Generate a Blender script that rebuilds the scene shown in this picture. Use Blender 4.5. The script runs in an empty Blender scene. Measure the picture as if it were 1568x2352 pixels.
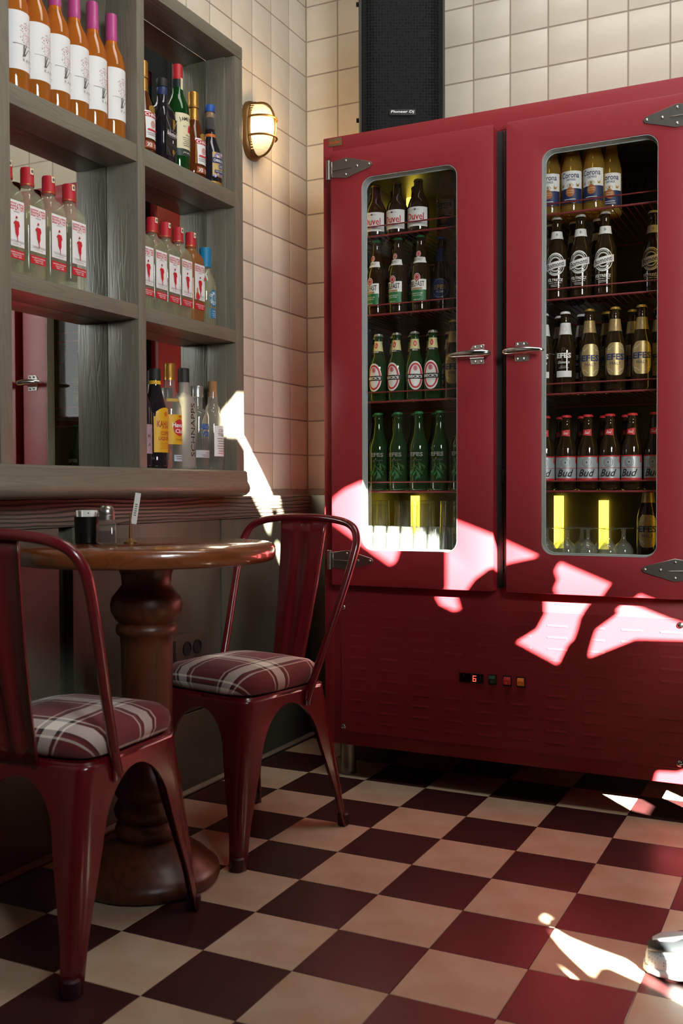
import bpy, bmesh, math, random
from mathutils import Matrix, Vector
random.seed(7)
PI = math.pi
SC = bpy.context.scene
COL = SC.collection

# ------------------------------------------------------------------ camera
cam_d = bpy.data.cameras.new('camera')
cam_d.sensor_fit = 'HORIZONTAL'; cam_d.sensor_width = 36.0
cam_d.lens = 36.0 * 2324.6 / 1568.0
cam_d.clip_start = 0.02; cam_d.clip_end = 60
cam = bpy.data.objects.new('camera', cam_d); COL.objects.link(cam)
_r = Vector((0.898211, 0.439553, -0.003054)); _d = Vector((0.007126, -0.021507, -0.999743)); _f = Vector((-0.439506, 0.897959, -0.022450))
_m = Matrix((_r, -_d, -_f)).transposed().to_4x4(); _m.translation = Vector((1.31808, -2.85629, 0.908825))
cam.matrix_world = _m
cam_d.dof.use_dof = True; cam_d.dof.focus_distance = 3.1; cam_d.dof.aperture_fstop = 9.0
SC.camera = cam

# ------------------------------------------------------------------ light
world = bpy.data.worlds.new('world'); SC.world = world; world.use_nodes = True
world.node_tree.nodes['Background'].inputs[0].default_value = (0.75, 0.85, 1.0, 1)
world.node_tree.nodes['Background'].inputs[1].default_value = 0.35
SUN_DIR = Vector((-1.0, 1.0, -0.62))
sun_d = bpy.data.lights.new('sun', 'SUN'); sun_d.energy = 175.0; sun_d.angle = math.radians(0.33); sun_d.color = (1.0, 0.93, 0.82)
sun = bpy.data.objects.new('sun', sun_d); COL.objects.link(sun)
sun.rotation_euler = SUN_DIR.to_track_quat('-Z', 'Y').to_euler()
def area(name, loc, direction, sx, sy, power, color):
    d = bpy.data.lights.new(name, 'AREA'); d.shape = 'RECTANGLE'; d.size = sx; d.size_y = sy; d.energy = power; d.color = color
    o = bpy.data.objects.new(name, d); COL.objects.link(o); o.location = loc
    o.rotation_euler = Vector(direction).to_track_quat('-Z', 'Y').to_euler(); return o
area('window_light', (2.34, -2.5, 1.85), (-1, 1.05, 0.0), 0.8, 0.9, 108.0, (0.94, 0.98, 1.0))
area('ceiling_light', (0.8, -0.62, 3.25), (0, 0, -1), 1.6, 0.5, 21.0, (1.0, 0.98, 0.93))
SC.view_settings.view_transform = 'Standard'; SC.view_settings.look = 'None'
SC.view_settings.gamma = 1.0; SC.view_settings.use_curve_mapping = False; SC.view_settings.exposure = 0.0
SC.cycles.max_bounces = 12; SC.cycles.transparent_max_bounces = 16; SC.cycles.transmission_bounces = 8
SC.cycles.glossy_bounces = 5; SC.cycles.diffuse_bounces = 4
SC.cycles.sample_clamp_indirect = 4.0; SC.cycles.caustics_reflective = False; SC.cycles.caustics_refractive = False
SC.cycles.blur_glossy = 0.5

# ------------------------------------------------------------------ materials
def lin(h):
    v = [int(h[i:i+2], 16) / 255 for i in (0, 2, 4)]
    return tuple(c / 12.92 if c <= 0.04045 else ((c + 0.055) / 1.055) ** 2.4 for c in v) + (1,)
MATS = {}
def mat(name, color, rough=0.5, metal=0.0, **kw):
    if name in MATS: return MATS[name]
    m = bpy.data.materials.new(name); m.use_nodes = True
    b = m.node_tree.nodes['Principled BSDF']
    c = lin(color) if isinstance(color, str) else tuple(color) + (1,)
    b.inputs['Base Color'].default_value = c; b.inputs['Roughness'].default_value = rough; b.inputs['Metallic'].default_value = metal
    for k, v in kw.items():
        n = {'trans': 'Transmission Weight', 'ior': 'IOR', 'coat': 'Coat Weight', 'coatr': 'Coat Roughness', 'spec': 'Specular IOR Level', 'sheen': 'Sheen Weight', 'em': 'Emission Strength'}.get(k)
        if n: b.inputs[n].default_value = v
        elif k == 'emc': b.inputs['Emission Color'].default_value = tuple(v) + (1,)
    m.diffuse_color = c; MATS[name] = m; return m
def nodes(m): return m.node_tree.nodes, m.node_tree.links, m.node_tree.nodes['Principled BSDF']
def add_noise(m, scale=8, amount=0.25, bump=0.0, bscale=200, coord='Object', stretch=(1, 1, 1), dark=None, rand=0.0, detail=4):
    N, L, b = nodes(m)
    tc = N.new('ShaderNodeTexCoord'); mp = N.new('ShaderNodeMapping'); mp.inputs['Scale'].default_value = stretch
    L.new(tc.outputs[coord], mp.inputs[0])
    base = b.inputs['Base Color'].default_value[:]
    if amount:
        n = N.new('ShaderNodeTexNoise'); n.inputs['Scale'].default_value = scale; n.inputs['Detail'].default_value = detail; L.new(mp.outputs[0], n.inputs['Vector'])
        r = N.new('ShaderNodeMapRange'); r.inputs['From Min'].default_value = 0.3; r.inputs['From Max'].default_value = 0.7
        L.new(n.outputs['Fac'], r.inputs['Value'])
        mx = N.new('ShaderNodeMix'); mx.data_type = 'RGBA'
        mx.inputs['A'].default_value = base
        mx.inputs['B'].default_value = lin(dark) if dark else tuple(c * (1 - amount) for c in base[:3]) + (1,)
        L.new(r.outputs[0], mx.inputs['Factor']); out = mx.outputs['Result']
        if rand:
            oi = N.new('ShaderNodeObjectInfo'); hs = N.new('ShaderNodeHueSaturation'); r2 = N.new('ShaderNodeMapRange')
            r2.inputs['To Min'].default_value = 1 - rand; r2.inputs['To Max'].default_value = 1 + rand
            L.new(oi.outputs['Random'], r2.inputs['Value']); L.new(r2.outputs[0], hs.inputs['Value']); L.new(out, hs.inputs['Color']); out = hs.outputs[0]
        L.new(out, b.inputs['Base Color'])
    if bump:
        n2 = N.new('ShaderNodeTexNoise'); n2.inputs['Scale'].default_value = bscale; n2.inputs['Detail'].default_value = 3; L.new(mp.outputs[0], n2.inputs['Vector'])
        bp = N.new('ShaderNodeBump'); bp.inputs['Strength'].default_value = bump; bp.inputs['Distance'].default_value = 0.002
        L.new(n2.outputs['Fac'], bp.inputs['Height']); L.new(bp.outputs[0], b.inputs['Normal'])
    return m
def wood_grain(m, axis_stretch, scale=6, amount=0.35, bump=0.5, dist=0.003, ring=14.0, run=None):
    # rings of a plank: distorted bands running along the board
    N, L, b = nodes(m)
    tc = N.new('ShaderNodeTexCoord'); mp = N.new('ShaderNodeMapping'); mp.inputs['Scale'].default_value = axis_stretch
    L.new(tc.outputs['Object'], mp.inputs[0])
    n = N.new('ShaderNodeTexNoise'); n.inputs['Scale'].default_value = scale; n.inputs['Detail'].default_value = 2; L.new(mp.outputs[0], n.inputs['Vector'])
    mul = N.new('ShaderNodeMath'); mul.operation = 'MULTIPLY'; mul.inputs[1].default_value = ring * 6.28; L.new(n.outputs['Fac'], mul.inputs[0])
    ph = mul.outputs[0]
    if run:
        sx_ = N.new('ShaderNodeSeparateXYZ'); L.new(tc.outputs['Object'], sx_.inputs[0]); ml = N.new('ShaderNodeMath'); ml.operation = 'MULTIPLY_ADD'; ml.inputs[1].default_value = run[1] * 6.28
        L.new(sx_.outputs[run[0]], ml.inputs[0]); L.new(mul.outputs[0], ml.inputs[2]); ph = ml.outputs[0]
    sn = N.new('ShaderNodeMath'); sn.operation = 'SINE'; L.new(ph, sn.inputs[0])
    rm = N.new('ShaderNodeMapRange'); rm.inputs['From Min'].default_value = 0.2; rm.inputs['From Max'].default_value = 1.0; L.new(sn.outputs[0], rm.inputs['Value'])
    base = b.inputs['Base Color'].default_value[:]
    mx = N.new('ShaderNodeMix'); mx.data_type = 'RGBA'; mx.inputs['A'].default_value = base
    mx.inputs['B'].default_value = tuple(c * (1 - amount) for c in base[:3]) + (1,)
    L.new(rm.outputs[0], mx.inputs['Factor']); L.new(mx.outputs['Result'], b.inputs['Base Color'])
    bp = N.new('ShaderNodeBump'); bp.invert = True; bp.inputs['Strength'].default_value = bump; bp.inputs['Distance'].default_value = dist
    L.new(rm.outputs[0], bp.inputs['Height']); L.new(bp.outputs[0], b.inputs['Normal'])
    return m

M_tile = add_noise(mat('wall_tile_glaze', 'DCD2BE', 0.32), 14, 0.06, 0.25, 25, rand=0.035)
M_grout = mat('wall_grout', 'A09282', 0.9)
M_fcream = add_noise(mat('floor_tile_cream', 'D0C0A6', 0.42), 9, 0.16, 0.12, 60, rand=0.05, dark='BCA284')
M_fred = add_noise(mat('floor_tile_maroon', '402020', 0.38), 9, 0.3, 0.12, 60, rand=0.08)
M_fgrout = mat('floor_grout', '4A3D33', 0.9)
M_fridge = add_noise(mat('fridge_red_enamel', '92262D', 0.42), 5, 0.05, 0.18, 900)
M_chair = add_noise(mat('chair_red_lacquer', '681019', 0.27, coat=0.5, coatr=0.15), 30, 0.12, 0.03, 300)
M_chrome = mat('chrome', 'D8D8D8', 0.12, 1.0)
M_steel = mat('brushed_steel', 'A8A49C', 0.33, 1.0)
M_darksteel = mat('dark_steel', '3A3833', 0.4, 0.8)
M_liner = mat('fridge_liner_steel', '45423C', 0.4, 0.5)
M_gap = mat('rubber_black', '0B0B0B', 0.7)
M_rail = mat('wire_rail_red', '7A2A2C', 0.45)
M_shelf = wood_grain(mat('shelf_paint_grain_upright', '777061', 0.36), (9, 9, 0.7), 3.0, 0.12, 0.22, 0.0015, 9)
M_shelfh = wood_grain(mat('shelf_paint_grain_level', '777061', 0.36), (9, 0.7, 9), 3.0, 0.12, 0.22, 0.0015, 9)
M_plank = wood_grain(mat('plank_paint', '6C6558', 0.42), (4, 1.6, 9), 2.0, 0.42, 0.7, 0.004, 2.2, ('Z', 85))
M_board = wood_grain(mat('wainscot_paint', '585C4E', 0.45), (4, 4, 0.9), 2.0, 0.10, 0.25, 0.002, 3.5)
M_mirror = mat('mirror_silver', 'D9DAD2', 0.015, 1.0)
M_wood = wood_grain(mat('table_wood', '7C421C', 0.3, coat=1.0, coatr=0.06), (10, 1.2, 10), 2.0, 0.25, 0.12, 0.001, 6)
M_woodleg = wood_grain(mat('pedestal_wood', '582A14', 0.42, coat=0.15, coatr=0.25), (8, 8, 1.0), 2.0, 0.35, 0.12, 0.001, 6)
M_brass = mat('aged_brass', '7E5E38', 0.48, 0.9)
M_white = mat('print_white', 'E6E4DE', 0.6)
M_paper = mat('label_paper', 'E2E0DC', 0.55)
M_cream = mat('label_cream', 'DDD2AA', 0.55)
M_black = mat('print_black', '14130F', 0.6)
M_red = mat('print_red', 'B01824', 0.5)
M_pred = mat('print_crimson', 'C0222B', 0.55)
M_pink = mat('capsule_pink', 'B0417E', 0.4)
M_ppink = mat('print_pink', 'C98A98', 0.6)
M_grey = mat('print_grey', '56524E', 0.6)
M_gold = mat('print_gold', 'B08A3E', 0.4, 0.6)
M_green = mat('print_green', '1F6B3A', 0.5)
M_blue = mat('print_blue', '1E4FA0', 0.5)
M_teal = mat('print_teal', '15709A', 0.45)
M_navy = mat('print_navy', '1C2A55', 0.5)
M_yellow = mat('print_yellow', 'D8A91C', 0.5)
M_orange = mat('print_orange', 'C8641C', 0.5)
M_lilac = mat('print_lilac', '7C74B8', 0.5)
M_cork = mat('cork', '9C7044', 0.85)
M_kraft = mat('capsule_gold', 'B08038', 0.35, 0.7)
M_silver = mat('cap_silver', 'B8B8B4', 0.3, 0.8)
M_frost = mat('frosted_glass', (0.86, 0.86, 0.78), 0.45, trans=0.75, ior=1.3)
M_brown = mat('brown_bottle_glass', (0.022, 0.012, 0.005), 0.06)
M_greenb = mat('green_bottle_glass', (0.012, 0.035, 0.010), 0.06)
M_dark = mat('dark_bottle_glass', (0.015, 0.012, 0.015), 0.06)
M_yglow = mat('yellow_tube_glow', 'F4C010', 0.4, em=4.0, emc=(1.0, 0.74, 0.07))

def fresnel(N, L, ior):
    # the node inverts the index on back faces; undo it so thin sheets look the same from both sides
    g = N.new('ShaderNodeNewGeometry'); mx = N.new('ShaderNodeMix'); f = N.new('ShaderNodeFresnel')
    mx.inputs[2].default_value = ior; mx.inputs[3].default_value = 1 / ior; L.new(g.outputs['Backfacing'], mx.inputs[0]); L.new(mx.outputs[0], f.inputs['IOR']); return f
def pane_mat(name, tint, ior):
    m = bpy.data.materials.new(name); m.use_nodes = True; N, L = m.node_tree.nodes, m.node_tree.links
    N.clear(); o = N.new('ShaderNodeOutputMaterial'); t = N.new('ShaderNodeBsdfTransparent'); g = N.new('ShaderNodeBsdfGlossy'); f = fresnel(N, L, ior); mx = N.new('ShaderNodeMixShader')
    t.inputs[0].default_value = tint + (1,); g.inputs['Roughness'].default_value = 0.02
    L.new(f.outputs[0], mx.inputs[0]); L.new(t.outputs[0], mx.inputs[1]); L.new(g.outputs[0], mx.inputs[2]); L.new(mx.outputs[0], o.inputs[0])
    MATS[name] = m; return m
def bottle_mat(name, tint, body, k):
    # coloured liquid seen through thin glass: part clear, part cloudy, with a glass sheen
    m = bpy.data.materials.new(name); m.use_nodes = True; N, L = m.node_tree.nodes, m.node_tree.links
    N.clear(); o = N.new('ShaderNodeOutputMaterial'); t = N.new('ShaderNodeBsdfTransparent'); d = N.new('ShaderNodeBsdfDiffuse'); e = N.new('ShaderNodeBsdfTranslucent'); g = N.new('ShaderNodeBsdfGlossy')
    t.inputs[0].default_value = tint + (1,); d.inputs[0].default_value = body + (1,); e.inputs[0].default_value = body + (1,); g.inputs['Roughness'].default_value = 0.03
    f = fresnel(N, L, 1.5); m1 = N.new('ShaderNodeMixShader'); m2 = N.new('ShaderNodeMixShader'); m3 = N.new('ShaderNodeMixShader')
    m1.inputs[0].default_value = 0.5; L.new(d.outputs[0], m1.inputs[1]); L.new(e.outputs[0], m1.inputs[2])
    m2.inputs[0].default_value = k; L.new(t.outputs[0], m2.inputs[1]); L.new(m1.outputs[0], m2.inputs[2])
    L.new(f.outputs[0], m3.inputs[0]); L.new(m2.outputs[0], m3.inputs[1]); L.new(g.outputs[0], m3.inputs[2]); L.new(m3.outputs[0], o.inputs[0])
    MATS[name] = m; return m
M_gin = bottle_mat('gin_glass', (0.95, 0.96, 0.86), (0.86, 0.85, 0.60), 0.24)
M_clear = bottle_mat('clear_glass', (0.92, 0.93, 0.90), (0.75, 0.74, 0.68), 0.16)
M_rose = bottle_mat('rose_wine_glass', (0.90, 0.42, 0.09), (0.92, 0.33, 0.04), 0.55)
M_corona = bottle_mat('lager_glass', (0.92, 0.72, 0.30), (0.85, 0.55, 0.12), 0.3)
M_amber = bottle_mat('whisky_glass', (0.40, 0.11, 0.02), (0.30, 0.075, 0.015), 0.55)
M_orangeg = bottle_mat('orange_gin_glass', (0.88, 0.55, 0.30), (0.72, 0.34, 0.12), 0.45)
M_green2 = bottle_mat('irish_green_glass', (0.02, 0.18, 0.04), (0.015, 0.13, 0.02), 0.6)
M_pane = pane_mat('door_pane_glass', (0.95, 0.95, 0.93), 1.45)
M_tumbler = bottle_mat('drinking_glass', (0.93, 0.95, 0.94), (0.80, 0.84, 0.82), 0.05)
M_goblet = bottle_mat('goblet_glass', (0.93, 0.95, 0.92), (0.82, 0.84, 0.74), 0.14)

def grille_mat():
    m = mat('speaker_grille', '1B1C1C', 0.65, 0.0, spec=0.12); N, L, b = nodes(m)
    tc = N.new('ShaderNodeTexCoord'); v = N.new('ShaderNodeTexVoronoi'); v.inputs['Scale'].default_value = 105; v.inputs['Randomness'].default_value = 0.12
    L.new(tc.outputs['Object'], v.inputs['Vector'])
    r = N.new('ShaderNodeMapRange'); r.inputs['From Min'].default_value = 0.3; r.inputs['From Max'].default_value = 0.5; L.new(v.outputs['Distance'], r.inputs['Value'])
    mx = N.new('ShaderNodeMix'); mx.data_type = 'RGBA'; mx.inputs['A'].default_value = (0.002, 0.002, 0.002, 1); mx.inputs['B'].default_value = lin('1A1B1B')
    L.new(r.outputs[0], mx.inputs['Factor']); L.new(mx.outputs['Result'], b.inputs['Base Color'])
    bp = N.new('ShaderNodeBump'); bp.inputs['Strength'].default_value = 0.7; bp.inputs['Distance'].default_value = 0.003; L.new(r.outputs[0], bp.inputs['Height']); L.new(bp.outputs[0], b.inputs['Normal'])
    return m
M_grille = grille_mat()
def plaid_mat():
    m = mat('plaid_cloth', '802830', 0.9, sheen=0.2); N, L, b = nodes(m)
    uv = N.new('ShaderNodeUVMap'); sp = N.new('ShaderNodeSeparateXYZ'); L.new(uv.outputs[0], sp.inputs[0])
    outs = []
    for k, off in (('X', 0.13), ('Y', 0.30)):
        a = N.new('ShaderNodeMath'); a.operation = 'MULTIPLY_ADD'; a.inputs[1].default_value = 1 / 0.165; a.inputs[2].default_value = off + 10; L.new(sp.outputs[k], a.inputs[0])
        f = N.new('ShaderNodeMath'); f.operation = 'FRACT'; L.new(a.outputs[0], f.inputs[0])
        r = N.new('ShaderNodeValToRGB'); r.color_ramp.interpolation = 'CONSTANT'; e = r.color_ramp.elements
        stops = [(0, '6E2226'), (0.30, 'E8E0D0'), (0.33, '6E2226'), (0.37, '1A0E10'), (0.41, 'F2EADC'), (0.60, '1A0E10'), (0.64, '6E2226'), (0.66, 'E8E0D0'), (0.69, '6E2226')]
        e[0].position = 0; e[0].color = lin(stops[0][1]); e[1].position = stops[1][0]; e[1].color = lin(stops[1][1])
        for p, c in stops[2:]:
            q = e.new(p); q.color = lin(c)
        L.new(f.outputs[0], r.inputs[0]); outs.append(r.outputs[0])
    mx = N.new('ShaderNodeMix'); mx.data_type = 'RGBA'; mx.inputs['Factor'].default_value = 0.5
    L.new(outs[0], mx.inputs['A']); L.new(outs[1], mx.inputs['B']); L.new(mx.outputs['Result'], b.inputs['Base Color'])
    w = N.new('ShaderNodeTexNoise'); w.inputs['Scale'].default_value = 500; bp = N.new('ShaderNodeBump'); bp.inputs['Strength'].default_value = 0.4; bp.inputs['Distance'].default_value = 0.001
    L.new(uv.outputs[0], w.inputs['Vector']); L.new(w.outputs['Fac'], bp.inputs['Height']); L.new(bp.outputs[0], b.inputs['Normal'])
    return m
M_plaid = plaid_mat()

# ------------------------------------------------------------------ mesh helpers
class MB:
    def __init__(s): s.v = []; s.f = []; s.mi = []; s.uv = None
    def add(s, v, f, mi=0):
        o = len(s.v); s.v += [tuple(p) for p in v]; s.f += [tuple(i + o for i in q) for q in f]; s.mi += [mi] * len(f); return s
    def box(s, x0, x1, y0, y1, z0, z1, mi=0):
        v = [(x, y, z) for x in (x0, x1) for y in (y0, y1) for z in (z0, z1)]
        return s.add(v, [(0, 1, 3, 2), (4, 6, 7, 5), (0, 4, 5, 1), (2, 3, 7, 6), (0, 2, 6, 4), (1, 5, 7, 3)], mi)
    def loft(s, prof, seg=24, cap0=True, cap1=True, mi=0, off=(0, 0)):
        # prof: (z, rx, ry, n) rings of superellipses
        v = []; f = []
        for z, rx, ry, n in prof:
            for i in range(seg):
                a = 2 * PI * (i + 0.5) / seg; c, q = math.cos(a), math.sin(a)
                v.append((off[0] + rx * math.copysign(abs(c) ** (2 / n), c), off[1] + ry * math.copysign(abs(q) ** (2 / n), q), z))
        for k in range(len(prof) - 1):
            for i in range(seg):
                j = (i + 1) % seg; f.append((k * seg + i, k * seg + j, (k + 1) * seg + j, (k + 1) * seg + i))
        if cap0: f.append(tuple(reversed(range(seg))))
        if cap1: f.append(tuple(range((len(prof) - 1) * seg, len(prof) * seg)))
        return s.add(v, f, mi)
    def lathe(s, prof, seg=24, cap0=True, cap1=True, mi=0, off=(0, 0)):
        return s.loft([(z, r, r, 2) for z, r in prof], seg, cap0, cap1, mi, off)
    def tube(s, pts, r, seg=10, closed=False, mi=0):
        pts = [Vector(p) for p in pts]; n = len(pts); v = []; f = []
        up = None
        for i, p in enumerate(pts):
            a = pts[(i - 1) % n] if (closed or i) else p; b = pts[(i + 1) % n] if (closed or i < n - 1) else p
            t = (b - a).normalized()
            if up is None: up = t.orthogonal().normalized()
            up = (up - t * up.dot(t)).normalized(); w = t.cross(up)
            rr = r[i] if isinstance(r, (list, tuple)) else r
            for k in range(seg):
                an = 2 * PI * k / seg; v.append(p + (up * math.cos(an) + w * math.sin(an)) * rr)
        m = n if closed else n - 1
        for i in range(m):
            for k in range(seg):
                f.append((i * seg + k, i * seg + (k + 1) % seg, ((i + 1) % n) * seg + (k + 1) % seg, ((i + 1) % n) * seg + k))
        if not closed:
            f.append(tuple(reversed(range(seg)))); f.append(tuple(range((n - 1) * seg, n * seg)))
        return s.add(v, f, mi)
    def prism(s, poly, axis, a0, a1, mi=0):
        # poly in the two remaining axes (in order), pushed along axis
        def P(p, a):
            q = list(p); q.insert(axis, a); return q
        n = len(poly); v = [P(p, a0) for p in poly] + [P(p, a1) for p in poly]
        return s.add(v, [tuple(reversed(range(n))), tuple(range(n, 2 * n))] + [(i, (i + 1) % n, n + (i + 1) % n, n + i) for i in range(n)], mi)
    def mesh(s, name, mats, smooth=True, bevel=0, seg=2, angle=40, fix=True):
        me = bpy.data.meshes.new(name); me.from_pydata(s.v, [], s.f)
        for m in (mats if isinstance(mats, (list, tuple)) else [mats]): me.materials.append(m)
        me.polygons.foreach_set('material_index', s.mi)
        if fix or bevel:
            bm = bmesh.new(); bm.from_mesh(me)
            if fix: bmesh.ops.recalc_face_normals(bm, faces=bm.faces)
            if bevel:
                ed = [e for e in bm.edges if len(e.link_faces) == 2 and e.calc_face_angle(0) > 0.6]
                bmesh.ops.bevel(bm, geom=ed, offset=bevel, segments=seg, affect='EDGES', profile=0.6, clamp_overlap=True)
            bm.to_mesh(me); bm.free()
        if smooth:
            me.polygons.foreach_set('use_smooth', [True] * len(me.polygons)); me.set_sharp_from_angle(angle=math.radians(angle))
        return me
    def build(s, name, mats, parent=None, loc=(0, 0, 0), rz=0, **kw):
        return obj(name, s.mesh(name, mats, **kw), parent, loc, rz)
def obj(name, me, parent=None, loc=(0, 0, 0), rz=0):
    o = bpy.data.objects.new(name, me); COL.objects.link(o); o.location = loc; o.rotation_euler = (0, 0, rz)
    if parent: o.parent = parent
    return o
def thing(name, label, cat, loc=(0, 0, 0), rz=0, group=None):
    o = bpy.data.objects.new(name, None); COL.objects.link(o); o.location = loc; o.rotation_euler = (0, 0, rz); o.empty_display_size = 0.05
    return tag(o, label, cat, group)
def tag(o, label, cat, group=None):
    o['label'] = label; o['category'] = cat
    if group: o['group'] = group
    return o
def struct(o): o['kind'] = 'structure'; return o
def dup(o, parent=None):
    c = o.copy(); COL.objects.link(c)
    if parent: c.parent = parent
    for ch in list(o.children): dup(ch, c)
    return c
def bx(name, x0, x1, y0, y1, z0, z1, m, parent=None, bevel=0.002, seg=2):
    # a bevelled slab, its origin at its own centre
    c = ((x0 + x1) / 2, (y0 + y1) / 2, (z0 + z1) / 2)
    b = MB().box(x0 - c[0], x1 - c[0], y0 - c[1], y1 - c[1], z0 - c[2], z1 - c[2])
    return b.build(name, m, parent, c, bevel=bevel, seg=seg)
def catmull(pts, n=6):
    P = [Vector(p) for p in pts]; P = [2 * P[0] - P[1]] + P + [2 * P[-1] - P[-2]]; out = []
    for i in range(1, len(P) - 2):
        for k in range(n):
            t = k / n; a, b, c, d = P[i - 1], P[i], P[i + 1], P[i + 2]
            out.append(0.5 * ((2 * b) + (c - a) * t + (2 * a - 5 * b + 4 * c - d) * t * t + (3 * b - a - 3 * c + d) * t ** 3))
    out.append(P[-2]); return out
_TX = {}
def text_geo(body, shear=0.0, bold=0.0, space=1.0):
    key = (body, shear, bold, space)
    if key not in _TX:
        c = bpy.data.curves.new('lettering', 'FONT'); c.body = body; c.size = 1; c.shear = shear; c.offset = bold; c.resolution_u = 2; c.space_character = space
        o = bpy.data.objects.new('lettering', c); COL.objects.link(o)
        me = o.evaluated_get(bpy.context.evaluated_depsgraph_get()).to_mesh()
        v = [tuple(p.co) for p in me.vertices]; f = [tuple(p.vertices) for p in me.polygons]
        bpy.data.objects.remove(o); bpy.data.curves.remove(c)
        xs = [p[0] for p in v]; ys = [p[1] for p in v]; x0, x1, y0, y1 = min(xs), max(xs), min(ys), max(ys)
        _TX[key] = ([((p[0] - (x0 + x1) / 2), (p[1] - (y0 + y1) / 2)) for p in v], f, x1 - x0, y1 - y0)
    return _TX[key]
class Art:
    """flat print laid on a label: round a cylinder of radius r, or on a plane at depth d (both face local -Y)"""
    def __init__(s, r=None, d=0.0, z=0.0): s.r = r; s.d = d; s.z0 = z; s.b = MB(); s.mats = []; s.k = 1
    def P(s, x, z):
        if s.r:
            r_ = s.r(z + s.z0) if callable(s.r) else s.r
            R = r_ + 0.00025 * s.k; t = x / r_; return (R * math.sin(t), -R * math.cos(t), z + s.z0)
        return (x, -(s.d + 0.00025 * s.k), z + s.z0)
    def mi(s, m):
        if m not in s.mats: s.mats.append(m)
        return s.mats.index(m)
    def cols(s, xs, lo, hi, m):
        s.k += 1; v = []; n = len(xs)
        for x, a, c in zip(xs, lo, hi): v += [s.P(x, a), s.P(x, c)]
        s.b.add(v, [(2 * i, 2 * i + 2, 2 * i + 3, 2 * i + 1) for i in range(n - 1)], s.mi(m)); return s
    def rect(s, x0, x1, z0, z1, m, n=8):
        if s.r: n = max(n, int(abs(x1 - x0) / .0022) + 1)
        xs = [x0 + (x1 - x0) * i / n for i in range(n + 1)]; return s.cols(xs, [z0] * (n + 1), [z1] * (n + 1), m)
    def oval(s, x, z, rx, rz, m, n=14):
        if s.r: n = max(n, int(2 * rx / .002))
        t = [-math.cos(PI * i / n) for i in range(n + 1)]; h = [math.sqrt(max(0, 1 - q * q)) for q in t]
        return s.cols([x + rx * q for q in t], [z - rz * q for q in h], [z + rz * q for q in h], m)
    def ring(s, x, z, rx, rz, w, m, n=28):
        s.k += 1; v = []
        for i in range(n):
            a = 2 * PI * i / n; c, q = math.cos(a), math.sin(a); v += [s.P(x + rx * c, z + rz * q), s.P(x + (rx - w) * c, z + (rz - w) * q)]
        s.b.add(v, [(2 * i, (2 * i + 2) % (2 * n), (2 * i + 3) % (2 * n), 2 * i + 1) for i in range(n)], s.mi(m)); return s
    def poly(s, pts, m):
        s.k += 1; s.b.add([s.P(*p) for p in pts], [tuple(range(len(pts)))], s.mi(m)); return s
    def text(s, body, x, z, w, h, m, shear=0.0, bold=0.012, space=1.0, rot=0.0):
        s.k += 1; v, f, tw, th = text_geo(body, shear, bold, space); a, q = math.cos(rot), math.sin(rot)
        pts = []
        for p in v:
            px, pz = p[0] * w / tw, p[1] * h / th
            pts.append(s.P(x + px * a - pz * q, z + px * q + pz * a))
        s.b.add(pts, f, s.mi(m)); return s
    def arc(s, body, x, z, rad, h, m, a0, a1, flip=False):
        s.k += 1; n = len(body)
        for i, ch in enumerate(body):
            if ch == ' ': continue
            an = a0 + (a1 - a0) * (i / max(1, n - 1)); v, f, tw, th = text_geo(ch, 0, 0.02)
            ro = an - PI / 2 if not flip else an + PI / 2; c, q = math.cos(ro), math.sin(ro); sc = h / 0.72
            s.b.add([s.P(x + rad * math.cos(an) + (p[0] * c - p[1] * q) * sc, z + rad * math.sin(an) + (p[0] * q + p[1] * c) * sc) for p in v], f, s.mi(m))
        return s
    def lines(s, x, z, w, n, pitch, h, m):
        for i in range(n): s.rect(x - w / 2 * (1 - 0.12 * (i % 3)), x + w / 2 * (1 - 0.1 * ((i + 1) % 2)), z - i * pitch, z - i * pitch + h, m, 4)
        return s
    def put(s, parent, name='print'):
        return s.b.build(name, s.mats, parent, smooth=False, fix=False)

# ------------------------------------------------------------------ setting
WXL, WYB = -0.5, 0.564            # faces of the tiled walls
fl = struct(MB().box(-0.6, 2.5, -5.1, 0.7, -0.06, -0.0045).build('floor', M_fgrout, smooth=False))
_N, _L, _b = nodes(M_fgrout)      # beyond the laid tiles the slab carries the same chequer
_tc = _N.new('ShaderNodeTexCoord'); _ck = _N.new('ShaderNodeTexChecker'); _ck.inputs['Scale'].default_value = 5.0
_mp = _N.new('ShaderNodeMapping'); _mp.inputs['Location'].default_value = (0, 0, 0.5); _L.new(_tc.outputs['Object'], _mp.inputs[0])
_ck.inputs['Color1'].default_value = lin('5A2024'); _ck.inputs['Color2'].default_value = lin('B49B78'); _L.new(_mp.outputs[0], _ck.inputs['Vector'])
_L.new(_ck.outputs['Color'], _b.inputs['Base Color'])
_g = MB().box(-0.41, 1.99, -2.39, 0.55, -0.0046, -0.0035).build('grout_bed', mat('floor_joint', '3A2E28', 0.9), fl, smooth=False)
ft = MB().box(-0.0997, 0.0997, -0.0997, 0.0997, -0.004, 0.0)
me_c = ft.mesh('floor_tile', M_fcream, bevel=0.0007, seg=1); me_r = ft.mesh('floor_tile', M_fred, bevel=0.0007, seg=1)
for ix in range(-2, 10):
    for iy in range(-12, 3):
        if iy == 2 and ix < -2: continue
        obj('floor_tile', me_r if (ix + iy) % 2 == 0 else me_c, fl, (ix * 0.2 + 0.1, iy * 0.2 + 0.1, random.uniform(-0.0002, 0.0002)))
M_stain = mat('floor_stain', '5E4A3C', .5)
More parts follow.
